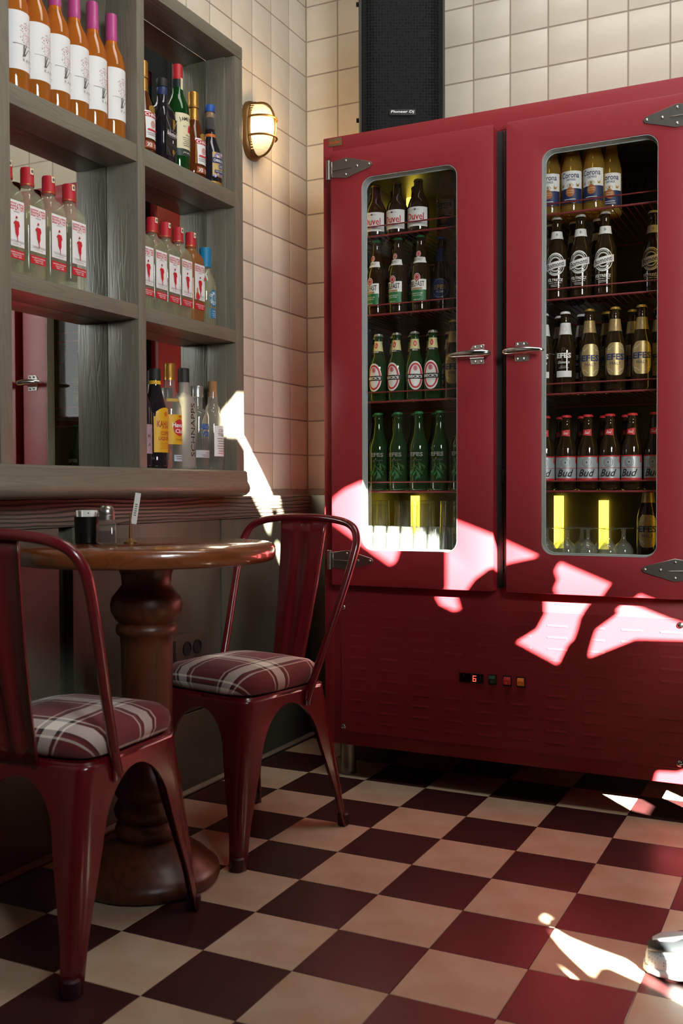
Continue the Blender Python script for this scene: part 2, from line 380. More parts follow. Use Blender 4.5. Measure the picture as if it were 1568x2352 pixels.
for pts, z in (([(.842, -1.252), (.862, -1.258), (.905, -1.236), (.9, -1.228), (.86, -1.243)], .0006), ([(.93, -1.235), (.96, -1.243), (1.0, -1.222), (.985, -1.205), (.95, -1.212)], .0006)):
    MB().add([(p[0], p[1], z) for p in pts], [tuple(range(len(pts)))]).build('stain', M_stain, fl, smooth=False)
wl = struct(MB().box(-0.62, WXL - 0.0016, -5.1, 0.7, 0, 3.4).build('wall_left', M_grout, smooth=False))
wb = struct(MB().box(-0.6, 2.5, WYB + 0.0016, 0.7, 0, 3.4).build('wall_back', M_grout, smooth=False))
struct(MB().box(-0.6, 2.5, -5.2, -5.1, 0, 3.4).build('wall_front', mat('wall_plaster', '4A443C', 0.9), smooth=False))
struct(MB().box(-0.62, 2.5, -5.2, 0.7, 3.4, 3.5).build('ceiling', mat('ceiling_plaster', '5A544C', 0.9), smooth=False))
# unseen wall as a gobo: openings shaped so the sun casts its patches
GOBO_HOLES = [
 [(-2.5512,2.4069),(-2.5268,2.423),(-2.4937,2.4254),(-2.4373,2.4129),(-2.132,2.1083),(-2.0193,1.9982),(-1.8851,1.8582),(-1.9547,1.8846),(-2.0271,1.9085),(-2.0719,1.9031),(-2.0985,1.8842),(-2.0881,1.8442),(-2.1101,1.8541),(-2.1487,1.8945),(-2.1627,1.9262),(-2.1592,1.9347),(-2.159,2.0455),(-2.3078,2.1352),(-2.322,2.1017),(-2.3363,2.101),(-2.3911,2.1691),(-2.4792,2.2821),(-2.5316,2.3476)],
 [(-1.8256,1.8058),(-1.6824,1.6614),(-1.7024,1.6442),(-1.7332,1.6171),(-1.743,1.5856),(-1.7516,1.5657),(-1.7677,1.5597),(-1.795,1.5188),(-1.9163,1.6511),(-1.8584,1.6541),(-1.833,1.6862),(-1.8331,1.7263),(-1.839,1.7402),(-1.828,1.7607),(-1.8366,1.7903)],
 [(-1.6069,1.5903),(-1.4176,1.4066),(-1.4175,1.3772),(-1.5772,1.4709),(-1.7061,1.4899),(-1.7085,1.5048),(-1.6989,1.5363),(-1.6892,1.5591),(-1.6246,1.5701),(-1.6318,1.5839)],
 [(-1.5221,1.0754),(-1.47,1.047),(-1.416,1.0432),(-1.4157,0.9875),(-1.4248,0.96),(-1.515,0.9599),(-1.5474,0.9895)],
 [(-1.3222,0.9935),(-1.2449,0.9885),(-1.2481,0.8748),(-1.3405,0.8677)],
 [(-1.6675,0.9864),(-1.6491,0.9655),(-1.6788,0.9667)],
 [(-2.4322,0.997),(-2.4033,0.9926),(-2.3932,0.9667),(-2.3613,0.9308),(-2.3198,0.892),(-2.3145,0.8774),(-2.3009,0.8039),(-2.3214,0.8022),(-2.3586,0.8659),(-2.3972,0.912),(-2.4165,0.9185),(-2.4663,0.921),(-2.4621,0.9433),(-2.453,0.9692)],
 [(-2.5064,0.9752),(-2.5052,0.9372),(-2.5097,0.9261),(-2.5178,0.948)],
 [(-2.4196,1.0121),(-2.4044,1.0148),(-2.3807,1.013),(-2.3657,1.0036),(-2.3888,1.0072),(-2.3983,1.0052)],
 [(-2.9876,2.8884),(-2.925,2.9135),(-2.847,2.9199),(-2.7912,2.8771),(-2.6059,2.6854),(-2.608,2.6395),(-2.5928,2.6149),(-2.6145,2.6015),(-2.6689,2.601),(-2.6542,2.5706),(-2.6697,2.5155),(-2.6933,2.5314),(-2.7134,2.5662),(-2.7842,2.641),(-2.8855,2.7461),(-2.9263,2.7812),(-2.9883,2.8248)],
 [(-2.6176,2.594),(-2.5991,2.5997),(-2.5837,2.5902),(-2.5776,2.5686),(-2.6148,2.565)],
 [(-2.637,2.4733),(-2.6186,2.4861),(-2.5941,2.4711),(-2.5819,2.4352),(-2.5823,2.3906),(-2.6099,2.4216)],
 [(-2.287,0.915),(-2.13,0.862),(-2.18,0.83),(-2.288,0.835)]]
cu = bpy.data.curves.new('wall_right_gobo', 'CURVE'); cu.dimensions = '2D'; cu.fill_mode = 'BOTH'; cu.extrude = 0.003
for P in [[(-5.2, 0), (0.7, 0), (0.7, 3.5), (-5.2, 3.5)]] + GOBO_HOLES:
    sp = cu.splines.new('POLY'); sp.points.add(len(P) - 1); sp.use_cyclic_u = True
    for q, p in zip(sp.points, P): q.co = (p[0], p[1], 0, 1)
_o = bpy.data.objects.new('wall_right_gobo', cu); COL.objects.link(_o)
me = bpy.data.meshes.new_from_object(_o.evaluated_get(bpy.context.evaluated_depsgraph_get())); bpy.data.objects.remove(_o)
me.name = 'wall_right_gobo'; me.materials.clear(); me.materials.append(MATS['wall_plaster'])
me.transform(Matrix(((0, 0, 1, 2.4), (1, 0, 0, 0), (0, 1, 0, 0), (0, 0, 0, 1))))
struct(obj('wall_right_gobo', me))

# unseen board added beside the camera to keep the low fridge and floor dark
wp = struct(MB().prism([(-1.85, .32), (-.45, .32), (-.45, .66), (-.58, .71), (-.7, .83), (-.83, 1.0), (-.96, 1.08), (-1.15, 1.25), (-1.3, 1.3), (-1.85, 1.32)], 0, 1.2, 1.225).build('light_blocker', mat('blocker_wood', '3A2418', .5), bevel=.004))
for y in (-.47, -1.83): bx('blocker_post', 1.2, 1.225, y - .02, y + .02, 0, .322, MATS['blocker_wood'], wp, .003)

wq = struct(bx('light_blocker', 1.6, 1.63, -2.78, -1.78, 0, 1.45, MATS['blocker_wood'], None, .004))  # second added board, out of view, blocking window light low on the left

# wall tiles
def tile_mesh(w, h, axis):
    b = MB()
    if axis == 0: b.box(-0.004, 0, -w / 2, w / 2, -h / 2, h / 2)
    else: b.box(-w / 2, w / 2, 0, 0.004, -h / 2, h / 2)
    return b.mesh('wall_tile', M_tile, bevel=0.001, seg=2)
PX, PZ, PB = 0.131, 0.1302, 0.1325
tl = tile_mesh(PX - 0.0052, PZ - 0.0052, 0); tb = tile_mesh(PB - 0.0052, PZ - 0.0052, 1)
for i in range(12):
    for k in range(-14, 3):
        y = WYB - PX * (i + 0.5); z = 2.6007 + PZ * (k + 0.5)
        if z - PZ / 2 < 0.87: continue
        if y < -0.25 and z < 2.2: continue
        obj('wall_tile', tl, wl, (WXL, y, z))
for i in range(14):
    for k in range(-14, 3):
        x = WXL + 0.001 + PB * (i + 0.5); z = 2.6007 + PZ * (k + 0.5)
        if z - PZ / 2 < 0.87 or (x > 0.02 and z < 1.85): continue
        obj('wall_tile', tb, wb, (x, WYB, z))

# wainscot of the left wall: cap plank, upright boards, base board, floor trim
bx('cap_plank', WXL, -0.432, -2.2, 0.50, 0.815, 0.888, M_plank, wl, 0.003)
for a, c in ((-2.2, -1.62), (-1.612, -0.884), (-0.834, -0.1445), (-0.1355, 0.462)):
    bx('wainscot_board', WXL, -0.438, a, c, 0.236, 0.8145, M_board, wl, 0.003)
bx('wainscot_batten', WXL, -0.468, -0.886, -0.832, 0.236, 0.8145, M_board, wl, 0.002)
bx('base_board', WXL, -0.434, -2.2, 0.47, 0.0, 0.232, M_board, wl, 0.006)
bx('wainscot_end_board', -0.437, -0.36, 0.462, 0.53, 0.0, 0.888, M_board, wb, 0.003)
struct(bx('trim_1', -0.434, -0.408, -2.2, 0.47, 0.0, 0.006, mat('floor_trim', '8E8576', 0.6), None, 0.002))

# ------------------------------------------------------------------ wall shelf with mirrors
sh = thing('wall_shelf', 'grey-olive painted wooden lattice shelf with mirrored back, holding liquor bottles', 'shelf', (-0.41, -0.65, 0.888))
def sp(name, x0, x1, y0, y1, z0, z1, m, bev=0.003):
    o = bx(name, x0 + 0.41, x1 + 0.41, y0 + 0.65, y1 + 0.65, z0 - 0.888, z1 - 0.888, m, sh, bev); return o
XB, XF = -0.459, -0.355
for a, c in ((-0.175, -0.131), (-0.662, -0.629), (-1.162, -1.124), (-1.70, -1.662)):
    sp('upright', XB, XF, a, c, 0.966, 2.2445 if a > -0.2 else 2.30, M_shelf, 0.0025)
sp('top_rail', XB, XF + 0.001, -1.70, -0.131, 2.2445, 2.284, M_shelfh, 0.004)
bays = ((-0.629, -0.175), (-1.124, -0.662), (-1.662, -1.162))
for a, c in bays:
    for z0, z1 in ((1.780, 1.8265), (1.364, 1.4025)):
        sp('shelf_board', XB, XF - 0.002, a, c, z0, z1, M_shelfh, 0.002)
    for z0, z1 in ((0.968, 1.364), (1.4025, 1.780), (1.8265, 2.2445)):
        if a > -1.13 and not (a < -0.66 and z0 > 1.8): MB().box(XB + .404, XB + .41, a + .65, c + .65, z0 - .888, z1 - .888).build('mirror_pane', M_mirror, sh, smooth=False)
        else: sp('back_panel', XB - 0.006, XB, a, c, z0, z1, M_shelf, 0.0008)
sp('side_liner', XB, -0.390, -0.181, -0.175, 0.969, 2.2445, M_shelf, 0.001)
MB().prism([(-0.05, 0.08), (0.063, 0.08), (0.069, 0.075), (0.071, 0.045), (0.077, 0.036), (0.080, 0.026), (0.077, 0.014), (0.066, 0.004), (0.05, 0.0), (-0.05, 0.0)], 1, -1.05, 0.515).build('ledge', M_shelfh, sh, bevel=0.002)

# ------------------------------------------------------------------ bottles: shared builders
def cap_crown(parent, z, m, r=0.0145):
    v = []; n = 42
    b = MB(); pr = [(z - 0.006, 1.0), (z - 0.002, 0.97), (z + 0.001, 0.86), (z + 0.0015, 0.0)]
    for zz, k in pr:
        for i in range(n):
            w = 1 + (0.045 if i % 2 else -0.02) * (k > 0.9); a = 2 * PI * i / n; v.append((r * k * w * math.cos(a), r * k * w * math.sin(a), zz))
    f = [(k * n + i, k * n + (i + 1) % n, (k + 1) * n + (i + 1) % n, (k + 1) * n + i) for k in range(3) for i in range(n)]
    return b.add(v, f).build('crown_cap', m, parent)
def cap_cyl(parent, z0, z1, r, m, name='cap', r1=None, lip=True):
    r1 = r1 or r
    pr = [(z0, r), (z0 + (z1 - z0) * 0.2, r), (z0 + (z1 - z0) * 0.22, r * 0.97), (z0 + (z1 - z0) * 0.9, r1), (z1, r1 * 0.9)]
    return MB().lathe(pr, 20).build(name, m, parent)
def wrap_label(parent, r, z0, z1, half, m, name='label', r1=None, rot=0.0, n=16):
    """paper wrapped round the glass, facing -Y"""
    b = MB(); v = []
    if callable(r):
        m_ = 6
        for i in range(n + 1):
            a = rot - half + 2 * half * i / n
            for k in range(m_ + 1):
                z = z0 + (z1 - z0) * k / m_; q = r(z) + .0004; v.append((q * math.sin(a), -q * math.cos(a), z))
        return b.add(v, [(i * (m_ + 1) + k, (i + 1) * (m_ + 1) + k, (i + 1) * (m_ + 1) + k + 1, i * (m_ + 1) + k + 1) for i in range(n) for k in range(m_)]).build(name, m, parent, fix=False, angle=80)
    r1 = r1 or r
    for i in range(n + 1):
        a = rot - half + 2 * half * i / n
        v += [((r + 0.0004) * math.sin(a), -(r + 0.0004) * math.cos(a), z0), ((r1 + 0.0004) * math.sin(a), -(r1 + 0.0004) * math.cos(a), z1)]
    return b.add(v, [(2 * i, 2 * i + 2, 2 * i + 3, 2 * i + 1) for i in range(n)]).build(name, m, parent, fix=False, angle=80)
def flat_label(parent, d, w, z0, z1, m, name='label'):
    return MB().box(-w / 2, w / 2, -d - 0.0005, -d + 0.0004, z0, z1).build(name, m, parent, smooth=False)
def along(prof):
    def f(z):
        for (z0, r0), (z1, r1) in zip(prof, prof[1:]):
            if z0 <= z <= z1: return r0 + (r1 - r0) * (z - z0) / max(1e-9, z1 - z0)
        return prof[-1][1]
    return f
def glass(parent, prof, m, name='glass', seg=28):
    return MB().lathe(prof, seg).build(name, m, parent, angle=60)
def beer(r, h, neck=0.0135, shoulder=0.6, soft=1.0):
    zs = h * shoulder
    return [(0.0, r * 0.86), (0.003, r * 0.97), (0.008, r), (zs - 0.012, r), (zs, r * 0.97), (zs + 0.012 * soft, r * 0.84), (zs + 0.024 * soft, r * 0.66), (zs + 0.036 * soft, (neck + r * 0.12)), (zs + 0.052 * soft, neck + 0.0012), (h - 0.022, neck - 0.0008), (h - 0.016, neck + 0.001), (h - 0.010, neck + 0.001), (h - 0.008, neck - 0.001), (h, neck - 0.001)]
PROTO = {}
def proto(kind, fn):
    r = bpy.data.objects.new(kind, None); COL.objects.link(r); r.empty_display_size = 0.03; fn(r); PROTO[kind] = [r, False]
def place(kind, name, label, cat, loc, rz=0.0, group=None):
    r, used = PROTO[kind]
    if used: r = dup(r)
    PROTO[kind][1] = True
    r.name = name; r.location = loc; r.rotation_euler = (0, 0, rz); tag(r, label, cat, group); return r

def b_rose(p):
    glass(p, [(0, .029), (.003, .034), (.008, .0355), (.17, .0355), (.19, .0345), (.21, .029), (.228, .020), (.24, .0155), (.262, .0142), (.275, .0142)], M_rose)
    cap_cyl(p, .245, .312, .0158, M_pink, 'capsule', .0152)
    wrap_label(p, .0142, .238, .245, PI, M_paper, 'neck_ring')
    l = wrap_label(p, .0355, .045, .172, 1.15, M_paper)
    a = Art(.0355); rnd = random.Random(3)
    for i in range(120):
        an = rnd.uniform(0, 2 * PI); q = math.sqrt(rnd.uniform(0.02, 1)); a.k = 2 + i % 3
        a.oval(.004 + .020 * q * math.cos(an), .127 + .025 * q * math.sin(an), rnd.uniform(.0006, .0013), rnd.uniform(.0006, .0013), M_ppink if i % 4 else M_grey, 4)
    a.k = 6; a.rect(-.03, .016, .0995, .1003, M_grey); a.rect(-.006, -.0045, .079, .0998, M_grey, 1); a.rect(-.0035, -.0022, .076, .0998, M_grey, 1)
    a.poly([(-.0085, .075), (-.0045, .075), (.003, .0998), (.0015, .0998)], M_grey); a.poly([(-.0045, .075), (-.002, .075), (.008, .092), (.0065, .092)], M_grey)
    a.rect(.006, .02, .092, .0928, M_grey); a.rect(.0195, .0203, .08, .092, M_grey, 1)
    a.text('KARI', 0.004, .067, .024, .006, M_grey, space=1.6, bold=0); a.rect(.012, .022, .056, .0568, M_grey, 2); a.put(l)
proto('rose', b_rose)

def b_chivas(p):
    b = MB().loft([(0, .030, .026, 2.2), (.004, .036, .031, 2.3), (.02, .0375, .032, 2.3), (.10, .0375, .032, 2.2), (.125, .034, .029, 2.1), (.15, .024, .022, 2), (.17, .0165, .0165, 2), (.2, .0145, .0145, 2), (.215, .0145, .0145, 2)], 28)
    b.build('glass', M_amber, p, angle=60)
    cap_cyl(p, .165, .205, .0168, M_kraft, 'neck_foil', .0155); cap_cyl(p, .205, .25, .0165, M_kraft, 'cap', .0165)
    l = wrap_label(p, .0345, .040, .112, .85, M_paper)
    a = Art(.0347); a.oval(0, .118, .014, .010, M_gold); a.rect(-.028, .028, .096, .108, M_red); a.text('CHIVAS', 0, .102, .05, .0085, M_white, bold=.03)
    a.rect(-.028, -.0265, .04, .096, M_gold, 1); a.rect(.0265, .028, .04, .096, M_gold, 1); a.ring(0, .078, .008, .009, .002, M_orange); a.ring(0, .078, .004, .005, .0015, M_red)
    a.rect(-.018, .018, .060, .0645, M_pred); a.lines(0, .053, .04, 2, .005, .0012, M_grey); a.put(l)
    l2 = wrap_label(p, .0348, .014, .032, .9, mat('label_rust', '9C4A28', .5), 'strip_label')
    Art(.035).text('XII', -.012, .023, .016, .011, M_white, bold=.03).rect(.004, .016, .0245, .0262, M_white, 2).rect(.004, .016, .0195, .0212, M_white, 2).put(l2)
proto('chivas', b_chivas)

def b_ball(p):
    MB().loft([(0, .029, .026, 5), (.004, .033, .030, 5), (.12, .034, .031, 5), (.145, .033, .030, 4), (.16, .024, .022, 2.5), (.172, .0165, .0165, 2), (.195, .015, .015, 2)], 32).build('glass', M_dark, p, angle=50)
    cap_cyl(p, .19, .212, .0158, M_navy, 'neck_foil'); cap_cyl(p, .212, .235, .0165, M_black, 'cap'); MB().lathe([(.2352, .012), (.2362, .011)], 16).build('cap_disc', M_paper, p)
    l = MB().box(-.026, .026, -.0318, -.031, .02, .125).build('label', mat('label_black', '181614', .4), p, smooth=False)
    a = Art(None, .032); w = .0008
    for s in (1, -1):
        a.poly([(s * .026, .125), (s * .0255, .118), (s * .004, .088), (s * .003, .0895)], M_silver); a.poly([(s * .026, .045), (s * .0255, .044), (s * .003, .0195), (s * .004, .022)], M_silver)
    a.rect(-.026, .026, .0885, .0892, M_silver, 1); a.rect(.004, .014, .098, .122, M_gold, 1)
    a.text("Ballantine's", 0, .081, .046, .0125, M_white, shear=.35, bold=.01); a.lines(0, .071, .036, 1, .004, .001, M_silver); a.text('1', .004, .06, .003, .008, M_white); a.lines(0, .052, .032, 2, .004, .0009, M_grey); a.oval(.004, .032, .005, .007, M_gold); a.put(l)
proto('ball', b_ball)

def b_jame(p):
    glass(p, [(0, .030), (.003, .033), (.008, .0342), (.165, .0342), (.185, .032), (.205, .024), (.22, .017), (.24, .0148), (.27, .0142), (.285, .0142)], M_green2)
    cap_cyl(p, .258, .30, .0155, M_red, 'cap', .0155); wrap_label(p, .0152, .214, .258, 3.0, mat('foil_dark_green', '16241E', .4), 'neck_foil', .0149)
    n = wrap_label(p, .0156, .20, .262, .35, M_cream, 'seal_strip', .0152); Art(.0158).oval(0, .215, .0045, .0055, M_pred).put(n)
    l = wrap_label(p, .0342, .06, .158, 1.15, M_cream)
    a = Art(.0343); a.arc('JAMESON', 0, .072, .072, .0098, M_black, 1.95, 1.19); a.text('ESTD', -.012, .122, .010, .0035, M_grey); a.rect(.0, .014, .108, .122, M_pred, 4); a.oval(.007, .124, .005, .005, M_pred); a.text('TRIPLE', 0, .098, .02, .0035, M_grey); a.lines(0, .09, .04, 5, .0055, .0012, M_grey); a.put(l)
    l2 = wrap_label(p, .0342, .04, .06, 1.15, mat('label_dark_green', '24322A', .45), 'strip_label'); Art(.0344).text('John Jameson', 0, .05, .036, .007, M_cream, shear=.3, bold=0).put(l2)
proto('jame', b_jame)

def b_ch18(p):
    glass(p, [(0, .030), (.003, .034), (.01, .0352), (.085, .0352), (.11, .031), (.13, .023), (.15, .0165), (.17, .0145), (.205, .0142)], M_dark)
    MB().lathe([(.0005, .0353), (.012, .0356), (.013, .0352)], 28).build('base_ring', M_gold, p); MB().lathe([(.138, .0185), (.150, .0172), (.156, .016)], 24).build('neck_band', M_orange, p)
    cap_cyl(p, .205, .228, .0128, M_cork, 'stopper'); cap_cyl(p, .222, .243, .0155, M_blue, 'cap'); MB().lathe([(.17, .016), (.19, .0185), (.205, .0185), (.218, .0165)], 24, False, False).build('neck_collar', M_clear, p)
    l = wrap_label(p, .0352, .028, .098, .8, mat('label_tan', 'C8A868', .5))
    a = Art(.0354); rnd = random.Random(5)
    for i in range(40): a.k = 2; a.oval(rnd.uniform(-.026, .026), rnd.choice((rnd.uniform(.028, .04), rnd.uniform(.085, .098))), rnd.uniform(.002, .005), rnd.uniform(.002, .005), (M_lilac, M_paper, M_gold, M_lilac)[i % 4], 6)
    a.k = 4; a.rect(-.028, .028, .066, .082, M_navy); a.text('CHIVAS REGAL', 0, .074, .050, .0085, M_white, bold=.03); a.oval(0, .058, .009, .009, M_navy); a.ring(0, .058, .0078, .0078, .0008, M_white); a.text('18', 0, .058, .008, .007, M_white); a.rect(-.022, .022, .038, .046, M_navy); a.text('GOLD SIGNATURE', 0, .042, .04, .004, M_white); a.put(l)
proto('ch18', b_ch18)

def gin(glassm, fruit):
    def f(p):
        MB().loft([(0, .026, .026, 5), (.003, .030, .030, 6), (.01, .0308, .0308, 7), (.168, .0315, .0315, 7), (.183, .0305, .0305, 6), (.196, .025, .025, 3), (.202, .0175, .0175, 2), (.21, .0148, .0148, 2), (.225, .0148, .0148, 2)], 36).build('glass', glassm, p, angle=50)
        cap_cyl(p, .214, .256, .0162, M_red, 'cap', .0158)
        Art(.0164).rect(-.006, .004, .240, .254, M_cream, 4).oval(-.001, .247, .003, .004, M_grey, 6).put(p, 'tax_seal'); Art(.0164).rect(-.04, .04, .2165, .218, M_gold, 12).put(p, 'cap_band')
        l = flat_label(p, .0316, .050, .062, .163, M_paper)
        a = Art(None, .0323); a.text('BEEFEATER', 0, .1495, .047, .0155, M_pred, bold=.0); a.text('LONDON', 0, .138, .018, .0025, M_grey)
        g = M_pred   # the little guard: hat, coat, skirt, legs, staff
        a.oval(0, .1245, .0035, .0018, M_black, 6); a.rect(-.0022, .0022, .125, .1285, g, 1); a.oval(0, .1215, .002, .0022, M_cream, 6)
        a.poly([(-.006, .1175), (.006, .1175), (.0065, .108), (.0055, .098), (.006, .09), (-.004, .09), (-.005, .099), (-.0065, .108)], g); a.poly([(-.006, .1175), (-.011, .112), (-.0095, .1095), (-.005, .111)], g); a.poly([(.006, .1175), (.0085, .108), (.0075, .104), (.005, .108)], g); a.poly([(-.003, .09), (.005, .09), (.002, .083), (-.001, .083)], g); a.rect(0, .002, .072, .083, g, 1)
        a.lines(0, .0735, .046, 2, .0028, .0007, M_grey); a.text('James Burrough', -.002, .066, .026, .0028, M_grey, shear=.3, bold=0)
        if fruit: a.poly([(-.024, .064), (-.010, .062), (-.008, .075), (-.015, .084), (-.016, .094), (-.021, .094), (-.019, .084), (-.025, .075)], M_orange); a.oval(-.016, .07, .009, .008, M_pred); a.oval(.02, .125, .004, .005, M_pred)
        a.put(l)
        l2 = flat_label(p, .0314, .050, .035, .054, M_pred, 'strip_label'); b = Art(None, .0321); b.text('THE SPIRIT OF LONDON', 0, .0485, .044, .003, M_paper, bold=.02); b.text('LONDON DRY GIN', 0, .0435, .03, .0028, M_paper, bold=.02); b.text('70CL  40%', .002, .039, .026, .0026, M_paper, bold=.02); b.put(l2)
    return f
proto('gin', gin(M_gin, False)); proto('ginorange', gin(M_orangeg, True)); 

def b_olmeca(p):
    MB().loft([(0, .028, .026, 2.4), (.004, .032, .029, 2.6), (.12, .033, .030, 2.6), (.14, .030, .027, 2.3), (.155, .022, .02, 2), (.165, .0155, .0155, 2), (.19, .0145, .0145, 2)], 32).build('glass', M_gin, p, angle=50)
    b = MB()
    for i in range(26):
        a = 2 * PI * i / 26; b.tube([(.0322 * math.cos(a), .0292 * math.sin(a), z) for z in (.01, .12)], .0012, 4)
    o = b.build('glass_rib', M_gin, p); o['kind'] = 'stuff'
    cap_cyl(p, .178, .236, .0175, M_teal, 'cap', .019)
    l = wrap_label(p, .0305, .022, .052, .75, M_teal); a = Art(.0307); a.text('SILVER', 0, .044, .016, .0045, M_white); a.lines(0, .036, .02, 3, .005, .0011, M_white); a.put(l)
    o = Art(.0306); o.oval(0, .083, .021, .025, M_teal); o.arc('OLMECA', 0, .083, .0155, .0075, M_white, 2.7, .45); o.arc('TEQUILA', 0, .083, .0165, .0075, M_white, 3.7, 5.75, True); o.ring(0, .083, .011, .0125, .0012, M_white); o.ring(0, .083, .008, .009, .0012, mat('print_ice', '86B0C0', .5)); o.text('O', 0, .083, .006, .008, M_white); o.put(p, 'oval_label')
proto('olmeca', b_olmeca)

def b_kahl(p):
    glass(p, [(0, .031), (.004, .0345), (.01, .035), (.03, .035), (.034, .034), (.04, .035), (.15, .035), (.17, .032), (.19, .026), (.215, .019), (.235, .0158), (.26, .015)], M_dark)
    cap_cyl(p, .248, .280, .0168, M_black, 'cap', .0162); wrap_label(p, .0158, .236, .246, 2.6, M_yellow, 'neck_band', .0156)
    l = wrap_label(p, .035, .045, .145, 1.05, M_yellow); a = Art(.0352); a.oval(0, .148, .032, .022, M_yellow); a.text('KAHLUA', 0, .124, .056, .018, mat('print_brick', 'A83C1C', .5), bold=.03); a.rect(-.014, .014, .112, .1145, M_orange, 3); a.text('COFFEE', 0, .098, .036, .011, MATS['print_brick'], bold=.03); a.text('LIQUEUR', 0, .083, .048, .012, MATS['print_brick'], bold=.03); a.oval(0, .152, .007, .007, M_orange); a.lines(0, .07, .04, 4, .005, .001, M_orange); a.rect(.018, .03, .046, .056, M_red, 3); a.put(l)
proto('kahl', b_kahl)

def b_hav(p):
    glass(p, [(0, .030), (.004, .0335), (.01, .034), (.16, .034), (.18, .032), (.2, .026), (.22, .0195), (.235, .0165), (.265, .0155), (.272, .0155)], M_clear)
    cap_cyl(p, .255, .302, .0172, M_kraft, 'cap', .0165); wrap_label(p, .0275, .192, .201, 1.3, M_yellow, 'neck_band', .0245)
    l = wrap_label(p, .034, .07, .155, 1.1, M_yellow); a = Art(.0342); a.oval(0, .118, .023, .024, M_pred); a.ring(0, .118, .0235, .0245, .0012, M_gold); a.text('Havana', 0, .125, .052, .013, M_white, bold=.03); a.text('Club', 0, .108, .034, .012, M_white, bold=.03); a.text('Original', 0, .083, .030, .007, M_black, shear=.2, bold=0); a.rect(-.006, .006, .147, .153, M_orange, 2); a.put(l)
    l2 = wrap_label(p, .034, .022, .04, .6, mat('label_pale_blue', 'AFC0CC', .5), 'strip_label'); Art(.0343).lines(0, .034, .03, 2, .006, .002, M_grey).put(l2)
proto('hav', b_hav)

def b_schn(p):
    glass(p, [(0, .031), (.004, .0335), (.01, .034), (.19, .034), (.205, .031), (.213, .024), (.218, .0185), (.224, .0165), (.255, .0158), (.262, .0158)], M_frost)
    cap_cyl(p, .255, .296, .0172, M_black, 'cap', .0165)
    Art(.0342).text('SCHNAPPS', -.003, .115, .155, .017, M_black, rot=PI / 2, bold=0).text('LIKOR', 0.012, .05, .03, .004, M_grey, rot=PI / 2, bold=0).put(p, 'lettering')
proto('schn', b_schn)

def b_abs(p):
    glass(p, [(0, .032), (.004, .0348), (.01, .0352), (.155, .0352), (.17, .033), (.178, .025), (.182, .0165), (.19, .0152), (.225, .0152)], M_clear)
    cap_cyl(p, .218, .25, .0182, M_silver, 'cap', .0182)
    a = Art(.0354); a.text('ABSOLUT', 0, .128, .052, .018, M_blue, bold=.04); a.text('VODKA', .002, .106, .044, .016, M_blue, bold=.04)
    for i in range(9): a.rect(-.022 + i * .005, -.0212 + i * .005, .062, .093, M_navy, 1)
    a.put(p, 'lettering')
    l = wrap_label(p, .0352, .036, .058, 1.1, mat('label_frost', 'B8BCC0', .5)); Art(.0354).text('IMPORTED', .006, .050, .024, .004, M_grey).lines(0, .044, .044, 2, .004, .001, M_grey).put(l)
proto('abs', b_abs)

def b_tiger(p):
    glass(p, [(0, .029), (.004, .0325), (.01, .033), (.13, .033), (.15, .031), (.168, .025), (.178, .0195), (.184, .021), (.19, .0215), (.197, .0195), (.2, .0165), (.225, .0155), (.24, .0155)], M_clear)
    MB().lathe([(.225, .0118), (.245, .0128), (.262, .0135), (.272, .0135)], 18).build('cork', M_cork, p)
    l = wrap_label(p, .033, .042, .135, .85, M_paper); a = Art(.0332); a.text('COOL', 0, .12, .028, .009, M_grey); a.text('TIGER', 0, .108, .034, .009, M_black); a.lines(-.004, .095, .03, 6, .0075, .0018, M_grey); a.rect(-.018, .016, .05, .0525, M_ppink, 3); a.put(l)
proto('tiger', b_tiger)
def b_dark(p):
    glass(p, [(0, .028), (.004, .031), (.01, .0315), (.16, .0315), (.18, .028), (.2, .02), (.22, .0155), (.25, .015)], M_dark)
    cap_cyl(p, .225, .262, .0165, M_black, 'cap'); l = wrap_label(p, .0315, .04, .12, 1.1, mat('label_mauve', 'A08E98', .5)); a = Art(.0317)
    for i in range(7): a.text('RAKI'[i % 4], -.02 + (i % 3) * .018, .056 + i * .008, .012, .009, M_grey)
    a.put(l)
proto('dark', b_dark)

SX = -0.404
R90 = PI / 2
ordw = ['first', 'second', 'third', 'fourth', 'fifth', 'sixth', 'seventh', 'eighth', 'ninth']
for i, y in enumerate([-1.060, -.990, -.9205, -.851, -.781, -.706]):
    place('rose', 'rose_wine_bottle', f'{ordw[i]} from left of six pink-capped rosé wine bottles on the top shelf'.replace('é', 'e'), 'bottle', (SX, y, 1.8267), R90, 'rose wine bottles on the top shelf').scale = (1, 1, 1.055)
for k, n, l, y in (('chivas', 'whisky_bottle', 'amber whisky bottle half hidden by the divider on the top right shelf', -.575),
                   ('ball', 'whisky_bottle', 'square black whisky bottle with white script, left of the green bottle', -.484),
                   ('jame', 'whiskey_bottle', 'tall green whiskey bottle with cream label and red cap', -.408),
                   ('chivas', 'whisky_bottle', 'amber whisky bottle between the green whiskey and the blue-capped bottle', -.328),
                   ('ch18', 'whisky_bottle', 'dark round whisky bottle with blue stopper and purple gold label', -.240)):
    place(k, n, l, 'bottle', (SX, y, 1.8267), R90, 'whisky bottles on the top right shelf').scale = (1, 1, 1.03)
for i, y in enumerate([-1.09, -1.02, -.948, -.876]):
    place('gin', 'gin_bottle', f'{ordw[i]} from left of four clear red-capped gin bottles, left middle shelf', 'bottle', (SX, y, 1.4027), R90, 'gin bottles on the middle shelf').scale = (1, 1, 1.035)
